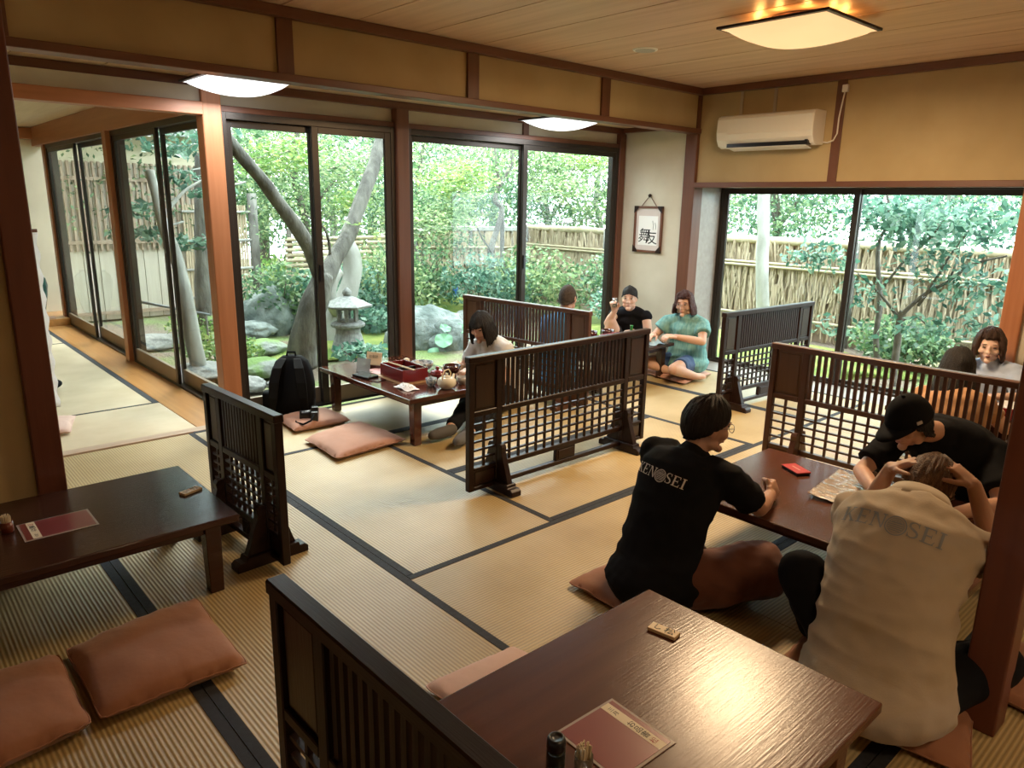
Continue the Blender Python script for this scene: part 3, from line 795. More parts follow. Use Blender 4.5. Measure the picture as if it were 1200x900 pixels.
tis = MB().add(vs_, [(j * (n + 1) + i, j * (n + 1) + i + 1, (j + 1) * (n + 1) + i + 1, (j + 1) * (n + 1) + i) for j in range(n) for i in range(n)]).build('crumpled_tissue', M['paperw'], None, loc=(2.64, 3.97, TZ))
tag(tis, 'crumpled white tissue near the edge of the tea table', 'tissue')
cs = thing('card_stand', 'small plywood card holder with a dark slot on the far edge of the tea table', 'card stand', (2.80, 4.64, TZ), math.radians(-60))
MB().box(-.06, .06, -.02, .02, .0005, .014).build('base', M['tagwood'], cs, bevel=.002)
MB().obox(Matrix.Translation((0, .006, .062)) @ Matrix.Rotation(math.radians(-12), 4, 'X'), .125, .007, .105).build('card', M['tagwood'], cs, bevel=.002)
text_mesh('お会計', .026, 'print', M['ink'], cs, Matrix.Translation((0, -.001, .082)) @ Matrix.Rotation(math.radians(78), 4, 'X'), .0003)
MB().box(-.062, .062, -.024, .024, -.0, .022).build('foot_block', M['darklac'], cs)
gs = thing('acrylic_stand', 'clear acrylic menu stand leaning beside the phone on the tea table', 'stand', (2.66, 4.55, TZ), math.radians(-62))
MB().obox(Matrix.Translation((0, 0, .052)) @ Matrix.Rotation(math.radians(-14), 4, 'X'), .11, .003, .10).build('face', mat('grey_acrylic', (.50, .54, .57), .08, trans=.5), gs)
MB().box(-.055, .055, -.01, .045, .0005, .0035).build('base', mat('grey_acrylic_base', (.45, .48, .5), .1, trans=.5), gs)
ph = thing('phone_case', 'black phone lying on a dark booklet at the left of the tea table', 'phone', (2.585, 4.40, TZ + .0062), math.radians(10))
MB().box(-.05, .05, -.085, .085, .0005, .016).build('body', M['blackgloss'], ph, bevel=.006)
MB().box(-.045, .045, -.08, .08, .0162, .0168).build('display', mat('grey_display', (.06, .065, .07), .1), ph)
bk = thing('booklet', 'dark maroon booklet under the black phone', 'booklet', (2.60, 4.36, TZ), math.radians(16))
MB().box(-.06, .06, -.125, .125, .0005, .006).build('cover', M['darklac'], bk, bevel=.001)
mn = thing('menu', 'pale pink paper menu lying behind the red lacquer box', 'menu', (2.76, 4.50, TZ), math.radians(10), 'laminated maroon menus')
MB().box(-.07, .07, -.10, .10, .0005, .003).build('sheet', mat('pink_paper', (.45, .22, .22), .5), mn)

# ------------------------------------------------------------------ the far corner table
rb = thing('lacquer_box', 'crimson lacquer box on the far corner table before the man in black', 'box', (4.98, 4.14, TZ))
MB().box(-.13, .13, -.10, .10, .0005, .085).build('box', mat('crimson_lacquer', (.30, .02, .045), .25, coat=.4), rb, bevel=.004)
MB().box(-.11, .11, -.08, .08, .075, .08).build('tray_top', M['darklac'], rb)
lath('soup_bowl', 'dark soup bowl behind the crimson box, the left one of two', 'bowl', (4.88, 4.36), [('bowl', bowlp(.06, .10), M['darklac'])])
lath('soup_bowl', 'dark soup bowl behind the crimson box, the right one of two', 'bowl', (5.10, 4.35), [('bowl', bowlp(.06, .09), M['darklac'])])
gb = lath('green_bottle', 'small bright green glass bottle on the far corner table', 'bottle', (5.18, 4.14), [('bottle', [(.024, .001), (.027, .006), (.027, .075), (.013, .105), (.012, .14), (.015, .142), (.015, .152), (.004, .153)], mat('green_glass', (.03, .30, .05), .1, trans=.3))])
lath('small_dish', 'small white dish beside the green bottle', 'dish', (5.20, 4.26), [('dish', bowlp(.045, .03), M['ceramicw'])])
n = 20; vs_ = []
for j in range(n + 1):
    for i in range(n + 1):
        a, b = 2 * i / n - 1, 2 * j / n - 1
        r_ = max(0, 1 - (a * a + b * b) * .75)
        vs_.append((a * .085, b * .10, .003 + r_ * (.045 + .04 * abs(noise.noise(Vector((a * 2.5, b * 3, 9)))))))
bag = MB().add(vs_, [(j * (n + 1) + i, j * (n + 1) + i + 1, (j + 1) * (n + 1) + i + 1, (j + 1) * (n + 1) + i) for j in range(n) for i in range(n)]).build('cloth_pouch', mat('light_blue_cloth', (.33, .55, .72), .6, (.45, .65, .80), 12), None, smooth=True, loc=(5.26, 3.98, TZ))
tag(bag, 'light blue cloth bundle under the hands of the woman in teal', 'pouch')
# behind the right-hand screen
rb2 = thing('lacquer_box', 'red lacquer tray box glimpsed through the slats of the right-hand screen', 'box', (5.12, 1.10, TZ))
MB().box(-.11, .11, -.13, .13, .0005, .07).build('box', M['redlac'], rb2, bevel=.004)
MB().box(-.10, .10, -.12, .12, .07, .074).build('tray_top', M['ceramicw'], rb2)
lath('soup_bowl', 'red soup bowl glimpsed through the slats of the right-hand screen', 'bowl', (4.98, .90), [('bowl', bowlp(.06, .08), M['redlac'])])
lath('teacup', 'white teacup glimpsed through the slats of the right-hand screen', 'cup', (5.0, 1.38), [('cup', bowlp(.04, .06), M['ceramicw'])])

# ------------------------------------------------------------------ backpack and camera by the window
bp_ = thing('backpack', 'black backpack leaning against the garden window', 'backpack', (2.255, 4.865, .003), math.radians(-38))
def sq(w, d, z, n=28, e=3.2, yo=0):
    r = []
    for k in range(n):
        a = 2 * PI * k / n; c, s = math.cos(a), math.sin(a)
        r.append((w * math.copysign(abs(c) ** (2 / e), c), yo + d * math.copysign(abs(s) ** (2 / e), s), z))
    return r
MB().loft([sq(.125, .07, .0), sq(.15, .088, .03), sq(.158, .095, .14), sq(.155, .092, .25, yo=.01), (sq(.14, .082, .34, yo=.02)), sq(.112, .066, .405, yo=.03), sq(.07, .045, .438, yo=.034), sq(.02, .015, .447, yo=.035)]).build('bag_body', M['black'], bp_, smooth=True)
MB().loft([sq(.10, .03, .02, yo=.10), sq(.125, .042, .05, yo=.10), sq(.125, .042, .19, yo=.10), sq(.105, .028, .225, yo=.10)]).build('front_pocket', M['black'], bp_, smooth=True)
for s in (-1, 1):
    pts = [(s * .05, -.03, .43), (s * .075, -.10, .38), (s * .095, -.135, .28), (s * .105, -.14, .17), (s * .115, -.12, .08), (s * .135, -.08, .03)]
    mb = MB(); rings = []
    for i, p in enumerate(pts):
        w_ = (.026, .032, .034, .03, .016, .012)[i]
        rings.append([(p[0] - w_, p[1] - .008, p[2]), (p[0] + w_, p[1] - .008, p[2]), (p[0] + w_, p[1] + .008, p[2] + .004), (p[0] - w_, p[1] + .008, p[2] + .004)])
    mb.loft(rings).build('shoulder_strap', mat('webbing', (.005, .005, .006), .8, spec=.15), bp_, bevel=.004)
MB().tube([(-.03, .02, .438), (-.028, .02, .47), (.028, .02, .47), (.03, .02, .438)], .008, 8).build('grab_handle', M['black'], bp_, smooth=True)
MB().loft([sq(.03, .05, .03, yo=0), sq(.045, .06, .06), sq(.045, .06, .17), sq(.04, .055, .185)]).build('side_pocket', M['black'], bp_, smooth=True, loc=(-.165, 0, 0))
cm = thing('camera', 'black camera with its strap lying on the cushion by the window', 'camera', (2.26, 4.545, .045), math.radians(-120))
MB().box(-.065, .065, -.025, .025, 0.004, .075).build('camera_body', M['blackgloss'], cm, bevel=.008, seg=3)
MB().prism([(-.025, .075), (-.018, .098), (.018, .098), (.025, .075)], -.022, .024, 'y').build('viewfinder', M['blackgloss'], cm, bevel=.003)
MB().lathe([(.032, 0), (.034, .01), (.032, .055), (.034, .075), (.028, .076), (.024, .07)], 28).build('lens', M['blackgloss'], cm, smooth=True).matrix_local = Matrix.Translation((0, -.025, .04)) @ Matrix.Rotation(PI / 2, 4, 'X')
MB().tube([(.065, 0, .06), (.11, -.02, .03), (.13, -.07, .012), (.08, -.12, .012), (.0, -.13, .012), (-.08, -.10, .012), (-.12, -.04, .02), (-.065, 0, .06)], .007, 6).build('neck_strap', M['black'], cm, smooth=True)

# ------------------------------------------------------------------ things in the corridor
vz = thing('ceramic_jar', 'large dark green glazed jar standing on the alcove step', 'jar', (1.60, 10.45, .085))
MB().lathe([(.09, .001), (.10, .01), (.115, .06), (.155, .25), (.17, .38), (.155, .46), (.12, .50), (.10, .505), (.095, .52), (.105, .53), (.09, .53), (.085, .50)], 40).build('jar', mat('green_black_glaze', (.012, .05, .045), .12, (.03, .12, .10), 4, spec=.6), vz, smooth=True)
sl = thing('tray', 'flat pale tray on the edge of the alcove step', 'tray', (1.66, 10.2, .085))
MB().box(-.13, .10, -.06, .06, .0005, .02).build('tray_board', mat('pinkish_tray', (.50, .30, .22), .5), sl, bevel=.004)
cu_ = thing('hanging_cloth', 'white hanging cloth with a scalloped edge just right of the left pillar', 'curtain', (.985, 5.93, .05))
n = 40; V = []; 
for j in range(n + 1):
    z_ = 1.25 * j / n
    for i in range(7):
        x_ = -.45 + .075 * i + (.008 * math.sin(z_ * 42) if i == 6 else 0)
        V.append((x_ + .0, .03 * math.sin(i * 1.3), z_))
mbc = MB().add(V, [(j * 7 + i, j * 7 + i + 1, (j + 1) * 7 + i + 1, (j + 1) * 7 + i) for j in range(n) for i in range(6)])
co = mbc.build('cloth', mat('white_lace_cloth', (.74, .66, .62), .9), cu_, smooth=True); so = co.modifiers.new('thick', 'SOLIDIFY'); so.thickness = .006
MB().tube([(-.5, 0, 1.25), (.0, 0, 1.25)], .012, 10).build('rod', M['beam_x'], cu_)
MB().lathe([(.09, -.045), (.09, -.03), (.012, -.02), (.012, 1.25)], 20, (-.46, 0, 0)).build('stand', M['beam_x'], cu_)
sk = thing('black_purse', 'small black purse poking out beyond the white hanging cloth', 'purse', (1.055, 6.76, .003))
MB().ell((0, 0, .045), (.10, .07, .044)).build('pouch', M['black'], sk, smooth=True)
MB().tube([(-.05, 0, .08), (-.02, .0, .12), (.03, 0, .12), (.06, 0, .075)], .006, 6).build('strap', M['black'], sk, smooth=True)
# ------------------------------------------------------------------ the garden
def at(u, v, X=None, Y=None, Z=None):
    """point of the garden seen at a picture position, at its own distance"""
    R_ = cam.matrix_world.to_3x3(); d = R_ @ Vector(((u - 600) / 858.3, -(v - 450) / 858.3, -1))
    t = X / d.x if X is not None else Y / d.y if Y is not None else (Z - 1.55) / d.z
    return Vector((0, 0, 1.55)) + d * t
GZ = -.25
def leaf_mat(name, c1, c2, c3, trans=.45, rough=.45):
    m = bpy.data.materials.new(name); m.use_nodes = True
    nt = m.node_tree; b = nt.nodes['Principled BSDF']; b.inputs['Roughness'].default_value = rough
    ge = node(nt, 'ShaderNodeNewGeometry'); r = node(nt, 'ShaderNodeValToRGB')
    e = r.color_ramp.elements; e[0].color = (*c1, 1); e[1].color = (*c3, 1); e.new(.55).color = (*c2, 1)  # darkest tone puts shaded gaps into the leaf colour, palest puts highlights
    nt.links.new(ge.outputs['Random Per Island'], r.inputs[0]); nt.links.new(r.outputs[0], b.inputs['Base Color'])
    tl = node(nt, 'ShaderNodeBsdfTranslucent'); nt.links.new(r.outputs[0], tl.inputs[0])
    mx = node(nt, 'ShaderNodeMixShader'); mx.inputs[0].default_value = trans
    nt.links.new(b.outputs[0], mx.inputs[1]); nt.links.new(tl.outputs[0], mx.inputs[2])
    nt.links.new(mx.outputs[0], nt.nodes['Material Output'].inputs[0])
    return m
M['leaf_mid'] = leaf_mat('mid_green_leaves', (.03, .08, .04), (.11, .21, .10), (.30, .40, .19))
M['leaf_light'] = leaf_mat('light_green_leaves', (.06, .13, .05), (.21, .32, .14), (.50, .54, .27))
M['leaf_blue'] = leaf_mat('blue_green_leaves', (.03, .09, .065), (.11, .24, .165), (.32, .46, .34))
M['leaf_maple'] = leaf_mat('bright_maple_leaves', (.09, .19, .05), (.20, .34, .09), (.45, .48, .15))
M['bark'] = mat('grey_bark', (.085, .075, .065), .9, (.19, .175, .15), 9, stretch=(1, 1, .35), bump=1, bscale=30, bdist=.02)
M['bark_dark'] = mat('dark_bark', (.07, .055, .045), .9, (.13, .11, .09), 9, bump=.6, bscale=30, bdist=.01)
M['bark_pale'] = mat('pale_bark', (.40, .385, .35), .9, (.26, .245, .215), 6, stretch=(1, 1, .4), bump=.5, bscale=20, bdist=.01)
M['moss'] = mat('moss', (.11, .18, .03), .95, (.25, .27, .06), 3.5, bump=1, bscale=55, bdist=.02)
M['earth'] = mat('garden_earth', (.17, .125, .09), .95, (.15, .20, .06), 1.3, bump=1, bscale=30, bdist=.03, lo=.45, hi=.6)
M['rock'] = mat('grey_green_rock', (.095, .115, .105), .9, (.27, .29, .27), 4, bump=1, bscale=14, bdist=.03)
M['rock_moss'] = mat('mossy_rock', (.13, .21, .06), .95, (.20, .21, .19), 2.6, bump=1, bscale=18, bdist=.02, lo=.5, hi=.62)
M['granite'] = mat('granite', (.17, .17, .16), .9, (.28, .275, .26), 30, bump=.5, bscale=60)
M['twig'] = mat('dry_brushwood', (.50, .40, .28), .9, (.34, .25, .16), 40, stretch=(1, 1, .05))
M['bamboo'] = mat('weathered_bamboo', (.52, .43, .30), .6, (.42, .33, .21), 8)
M['board'] = wood('weathered_boards', (.27, .19, .135), (.36, .26, .19), 'z', .8)

# ground
n = 90; xs = np.linspace(-3, 19, n); ys = np.linspace(-6, 22, n); V = []
for j in range(n):
    for i in range(n):
        x_, y_ = xs[i], ys[j]
        house = x_ < 6.8 and y_ < 5.6 or x_ < 2.2 and y_ < 11.5
        h_ = GZ - .05 if house else GZ + .10 * noise.noise(Vector((x_ * .5, y_ * .5, 0))) + .05 * noise.noise(Vector((x_ * 1.7, y_ * 1.7, 3))) - .03
        V.append((x_, y_, h_))
F = [(j * n + i, j * n + i + 1, (j + 1) * n + i + 1, (j + 1) * n + i) for j in range(n - 1) for i in range(n - 1)]
gr = raw_mesh('ground', V, F, M['earth'], smooth=True); struct(gr)

def leaves(name, blobs, size, m_, parent, n_total, seed=0, flat=.55, asp=.5):
    """one mesh of separate pointed leaves scattered in ellipsoid shells"""
    r = np.random.default_rng(seed + 11)
    tot = sum(b[1][0] * b[1][1] * b[1][2] for b in blobs); C = []
    for c, rad in blobs:
        k = max(4, int(n_total * rad[0] * rad[1] * rad[2] / tot))
        d = r.normal(size=(k, 3)); d /= np.linalg.norm(d, axis=1)[:, None]
        q = d * (r.random(k) ** .5)[:, None] * np.array(rad)
        C.append(q + np.array(c))
    C = np.concatenate(C); C = C[C[:, 2] > GZ + .02]; k = len(C)
    nrm = r.normal(size=(k, 3)) * (1 - flat) + np.array([0, 0, flat]); nrm /= np.linalg.norm(nrm, axis=1)[:, None]
    t = np.cross(nrm, r.normal(size=(k, 3))); t /= np.linalg.norm(t, axis=1)[:, None]; s = np.cross(nrm, t)
    L = size * (.6 + .8 * r.random(k))[:, None]
    V = np.stack([C - t * L * .5, C + s * L * asp * .5 + nrm * L * .06, C + t * L * .5, C - s * L * asp * .5 + nrm * L * .06], 1).reshape(-1, 3)
    F = np.arange(4 * k).reshape(k, 4)
    return stuff(raw_mesh(name, V, F, m_, parent))

def limb(pts, r0, r1, m_, name, parent, n=9, wob=.02, seed=0):
    P = [Vector(p) for p in pts]; Q = []; R_ = []
    for i in range(len(P) - 1):
        a = P[max(i - 1, 0)]; b = P[i]; c = P[i + 1]; d = P[min(i + 2, len(P) - 1)]
        for k in range(5):
            t = k / 5
            q = .5 * ((2 * b) + (c - a) * t + (2 * a - 5 * b + 4 * c - d) * t * t + (3 * b - a - 3 * c + d) * t ** 3)
            Q.append(q + Vector((noise.noise(q * 3 + Vector((seed, 0, 0))), noise.noise(q * 3 + Vector((0, seed, 5))), 0)) * wob)
    Q.append(P[-1]); nq = len(Q)
    R_ = [(r0 + (r1 - r0) * (i / (nq - 1))) * (1 + .12 * noise.noise(Q[i] * 4)) for i in range(nq)]
    return MB().tube(Q, R_, n).build(name, m_, parent, smooth=True)

def tree(label, base, limbs, blobs, size, lm, nl, bark='bark', group=None, seed=0, cat='tree', name='tree', flat=.5, asp=.5):
    t = thing(name, label, cat, base, 0, group); b = Vector(base)
    for k, (pts, r0, r1) in enumerate(limbs):
        limb([Vector(p) - b for p in pts], r0, r1, M[bark], 'trunk' if k == 0 else 'branch', t, seed=k + seed)
    if nl:
        leaves('foliage', [(tuple(Vector(c) - b), rd) for c, rd in blobs], size, M[lm], t, nl, seed, flat, asp)
    # leaf cut-off uses the ground height in world space
    return t

# --- the forked tree by the left window
TB = at(352, 418, Y=7.6); TB.z = GZ - .05
Yt = 7.4
lim = [([TB, at(358, 390, Y=7.5), at(372, 345, Y=Yt), at(378, 325, Y=Yt)], .185, .12),
       ([at(376, 330, Y=Yt), at(362, 290, Y=7.3), at(345, 262, Y=7.2), at(318, 225, Y=7.1), at(288, 190, Y=7.0), at(262, 155, Y=6.9), at(215, 90, Y=6.7)],   .082, .05),
       ([at(378, 335, Y=Yt), at(394, 300, Y=7.5), at(415, 260, Y=7.6), at(430, 215, Y=7.7), at(445, 170, Y=7.8), at(462, 110, Y=7.9)], .095, .075),
       ([at(388, 300, Y=7.5), at(380, 268, Y=7.3), at(355, 250, Y=7.1)], .02, .008)]
tree('forked grey-barked tree just outside the left garden window', TB, lim, [(at(420, 262, Y=7.5), (.5, .35, .07)), (at(300, 60, Y=7.2), (1.2, 1, .4)), (at(440, 60, Y=7.8), (1.2, 1, .4)), (at(445, 275, Y=7.3), (.35, .3, .06))], .075, 'leaf_maple', 2600, seed=1, flat=.8)
T2 = at(385, 400, Y=8.4); T2.z = GZ - .05
tree('thick pale bent trunk behind the stone lantern', T2, [([T2, at(392, 370, Y=8.4), at(404, 350, Y=8.4), at(413, 325, Y=8.4), at(412, 300, Y=8.4), at(406, 280, Y=8.4), at(412, 262, Y=8.5)], .16, .085), ([at(396, 365, Y=8.3), at(388, 348, Y=8.2), at(392, 330, Y=8.2), at(400, 318, Y=8.2)], .09, .05)], [(at(410, 235, Y=8.6), (.3, .3, .15))], .07, 'leaf_maple', 250, 'bark_pale', seed=3)
# --- slim trees seen in the middle windows
b = at(560, 372, Y=9.5); b.z = GZ - .05
tree('slim grey twin-stemmed tree in the middle of the right-hand garden window', b, [([b, at(578, 340, Y=9.5), at(574, 300, Y=9.5), at(582, 270, Y=9.5), at(588, 245, Y=9.5), at(580, 235, Y=9.5), at(586, 215, Y=9.5), at(600, 190, Y=9.5), at(600, 150, Y=9.5)], .06, .03),
     ([at(590, 345, Y=9.6), at(589, 300, Y=9.6), at(588, 250, Y=9.6)], .04, .035), ([at(586, 220, Y=9.5), at(582, 195, Y=9.4), at(580, 150, Y=9.4)], .03, .02), ([at(578, 300, Y=9.5), at(566, 280, Y=9.3), at(556, 262, Y=9.2)], .02, .008)],
     [(at(540, 200, Y=9.5), (1.1, .8, .5)), (at(600, 170, Y=9.8), (1.3, .9, .5)), (at(525, 255, Y=9.0), (.55, .5, .2))], .075, 'leaf_light', 3000, 'bark', seed=5)
b = at(700, 330, Y=11.5); b.z = GZ - .05
tree('pale crooked tree near the right end of the garden window', b, [([b, at(702, 300, Y=11.5), at(705, 268, Y=11.5), at(698, 240, Y=11.5), at(700, 215, Y=11.5), at(708, 170, Y=11.5)], .075, .04), ([at(700, 232, Y=11.5), at(712, 215, Y=11.4), at(722, 205, Y=11.3)], .03, .015), ([at(704, 270, Y=11.5), at(690, 255, Y=11.3), at(668, 262, Y=11.2), at(640, 258, Y=11.0)], .035, .01)],
     [(at(660, 205, Y=11.2), (1.2, .8, .55)), (at(690, 250, Y=11.0), (.8, .6, .3)), (at(640, 180, Y=11.6), (1.2, .9, .5))], .08, 'leaf_light', 3400, 'bark_pale', seed=7)
b = at(500, 345, Y=11); b.z = GZ - .05
tree('thin dark-stemmed sapling behind the left part of the big garden window', b, [([b, at(497, 320, Y=11), at(495, 270, Y=11), at(500, 200, Y=11)], .03, .015)], [(at(500, 240, Y=10.6), (.9, .7, .45)), (at(530, 285, Y=10.4), (.75, .5, .28))], .07, 'leaf_mid', 1900, 'bark_dark', seed=8)
# --- maple boughs hanging near the glass
for k, (u, v, Y_, lb) in enumerate([(505, 265, 8.2, 'maple bough at the left of the big garden window'), (535, 215, 8.6, 'maple bough high in the big garden window'), (655, 225, 9.0, 'maple bough right of the window mullion'), (330, 190, 9.0, 'maple bough behind the left limb of the forked tree'), (420, 200, 9.2, 'maple bough between the two limbs of the forked tree'), (690, 190, 9.6, 'maple bough in the upper right corner of the garden window')]):
    c = at(u, v, Y=Y_); t = thing('maple_bough', lb, 'branch', c, 0, 'maple boughs near the glass')
    limb([(.9, .5, .5), (.3, .2, .18), (-.5, -.1, 0)], .016, .005, M['bark'], 'twig', t, 6)
    limb([(.3, .2, .18), (.1, -.3, .08), (-.1, -.6, .02)], .010, .004, M['bark'], 'twig', t, 6)
    leaves('foliage', [((0, 0, .05), (.75, .6, .16)), ((.3, .2, .22), (.6, .5, .14)), ((-.3, -.2, -.1), (.5, .4, .12))], .07, M['leaf_maple' if k % 2 else 'leaf_light'], t, 1500, 160 + k, .75)
# --- right garden
b = at(898, 385, X=9.0); b.z = GZ - .05
tree('straight white-barked trunk beside the brushwood fence', b, [([b, at(893, 330, X=8.9), at(894, 280, X=8.9), at(896, 225, X=8.9), at(897, 150, X=8.9)], .085, .075)], [(at(880, 120, X=8.9), (1, 1.2, .4))], .08, 'leaf_light', 900, 'bark_pale', seed=9)
b = at(1026, 440, X=8.4); b.z = GZ - .05
br1 = [([b, at(1027, 400, X=8.4), at(1030, 350, X=8.4), at(1028, 300, X=8.4), at(1030, 280, X=8.4), at(1042, 255, X=8.4), at(1037, 225, X=8.4)], .035, .014),
       ([at(1035, 335, X=8.4), at(1060, 305, X=8.3), at(1092, 275, X=8.2), at(1108, 255, X=8.2)], .016, .008)]
tree('thin straight shrub stem left of the branching one outside the right window', b, br1, [(at(1080, 262, X=8.2), (.35, .55, .25)), (at(1030, 250, X=8.2), (.3, .5, .22)), (at(960, 300, X=8.3), (.3, .45, .2))], .085, 'leaf_blue', 1000, 'bark_dark', 'shrubs outside the right window', 10)
b = at(1050, 432, X=8.0); b.z = GZ - .05
br2 = [([b, at(1050, 405, X=8.0), at(1054, 380, X=8.0), at(1058, 365, X=8.0)], .04, .032),
       ([at(1056, 370, X=8.0), at(1085, 345, X=8.0), at(1112, 330, X=8.0), at(1140, 310, X=8.0), at(1180, 300, X=8.0)], .024, .009),
       ([at(1075, 358, X=8.0), at(1098, 325, X=7.9), at(1112, 300, X=7.9), at(1140, 265, X=7.9)], .018, .007),
       ([at(1055, 375, X=8.0), at(1040, 355, X=8.0), at(1022, 335, X=8.0), at(1005, 320, X=8.0)], .018, .007),
       ([at(1056, 375, X=8.0), at(1075, 372, X=8.1), at(1090, 385, X=8.1)], .014, .006),
       ([at(1112, 332, X=8.0), at(1124, 300, X=8.1), at(1126, 280, X=8.1)], .012, .005)]
tree('branching shrub with large glossy leaves outside the right window', b, br2, [(at(1130, 330, X=7.9), (.3, .55, .3)), (at(1120, 270, X=7.9), (.35, .6, .25)), (at(1170, 260, X=7.8), (.3, .4, .3)), (at(1090, 385, X=7.9), (.3, .5, .15)), (at(1020, 345, X=8.0), (.25, .4, .2)), (at(1075, 300, X=7.9), (.25, .5, .2)), (at(985, 385, X=8.0), (.2, .4, .15)), (at(1060, 250, X=7.9), (.25, .5, .2)), (at(1150, 380, X=7.9), (.25, .4, .2))], .085, 'leaf_blue', 1500, 'bark_dark', 'shrubs outside the right window', 12)

# --- background trees that close the view
bgt = [  # x, y, height, crown radius, material, label
    (4.6, 13.2, 3.4, 1.7, 'leaf_mid', 'dense mid-green tree beyond the bamboo fence, behind the left window'),
    (6.2, 12.6, 3.2, 1.6, 'leaf_light', 'light green tree behind the forked trunk'),
    (7.6, 14.2, 3.6, 1.9, 'leaf_mid', 'tall green tree straight beyond the tea table'),
    (9.0, 12.8, 3.0, 1.6, 'leaf_light', 'yellow-green tree in the middle of the garden window'),
    (10.6, 14.0, 3.4, 1.8, 'leaf_blue', 'blue-green tree behind the grey roof'),
    (12.0, 12.2, 3.2, 1.8, 'leaf_mid', 'green tree beyond the far corner of the garden'),
    (13.2, 9.6, 3.4, 1.9, 'leaf_light', 'pale green tree beyond the fence at the far right corner'),
    (12.6, 6.9, 3.2, 1.7, 'leaf_mid', 'green tree beyond the brushwood fence, left part of the right window'),
    (13.6, 4.6, 3.6, 1.9, 'leaf_blue', 'blue-green tree beyond the brushwood fence, middle of the right window'),
    (12.8, 2.4, 3.2, 1.7, 'leaf_light', 'light green tree beyond the brushwood fence at the far right'),
    (2.9, 12.9, 3.6, 1.5, 'leaf_mid', 'green tree above the slatted outbuilding'),
]
for k, (x_, y_, h_, r_, lm, lb) in enumerate(bgt):
    z0 = GZ - .05
    limbs = [([(x_, y_, z0), (x_ + .1, y_, z0 + h_ * .35), (x_ - .05, y_ + .1, z0 + h_ * .7), (x_ + .05, y_, z0 + h_)], .10, .04),
             ([(x_ + .05, y_, z0 + h_ * .45), (x_ + .5, y_ - .2, z0 + h_ * .65), (x_ + .9, y_ - .3, z0 + h_ * .8)], .04, .015),
             ([(x_, y_, z0 + h_ * .4), (x_ - .5, y_ - .3, z0 + h_ * .55), (x_ - .8, y_ - .3, z0 + h_ * .75)], .04, .015)]
    blobs = [((x_, y_, z0 + h_ * .78), (r_, r_, h_ * .38)), ((x_ + .6, y_ - .5, z0 + h_ * .5), (r_ * .7, r_ * .7, h_ * .25)), ((x_ - .6, y_ - .4, z0 + h_ * .48), (r_ * .7, r_ * .7, h_ * .25)), ((x_, y_ - .2, z0 + h_ * 1.15), (r_ * .9, r_ * .9, h_ * .25))]
    tree(lb, (x_, y_, z0), limbs, blobs, .075, lm, 10000, ('bark', 'bark_dark', 'bark_pale')[k % 3], 'trees closing the garden', 20 + k)
# a far belt of tall forest, all round the garden
far = [(5, 17.5), (8, 18.5), (11, 18.2), (14, 16.5), (16.5, 13.5), (17.5, 10), (18, 6.5), (18, 3), (17.5, -.5), (2, 18)]
for k, (x_, y_) in enumerate(far):
    tree('tall forest tree far behind the garden, ' + ['left of the lantern view', 'behind the lantern view', 'behind the middle garden pane', 'behind the right garden pane', 'at the back corner', 'behind the alcove corner', 'left in the right window', 'middle of the right window', 'right in the right window', 'beyond the outbuilding'][k], (x_, y_, GZ - .05), [([(x_, y_, GZ - .05), (x_ + .1, y_, 2.5), (x_, y_, 5.2)], .16, .06)], [((x_, y_, 3.4), (2.3, 2.3, 2.6)), ((x_ + 1, y_ - .5, 1.6), (1.6, 1.6, 1.4)), ((x_ - 1, y_ - .5, 1.5), (1.6, 1.6, 1.4))], .15, ('leaf_mid', 'leaf_light', 'leaf_blue')[k % 3], 6500, 'bark_dark', 'tall forest trees', 50 + k)

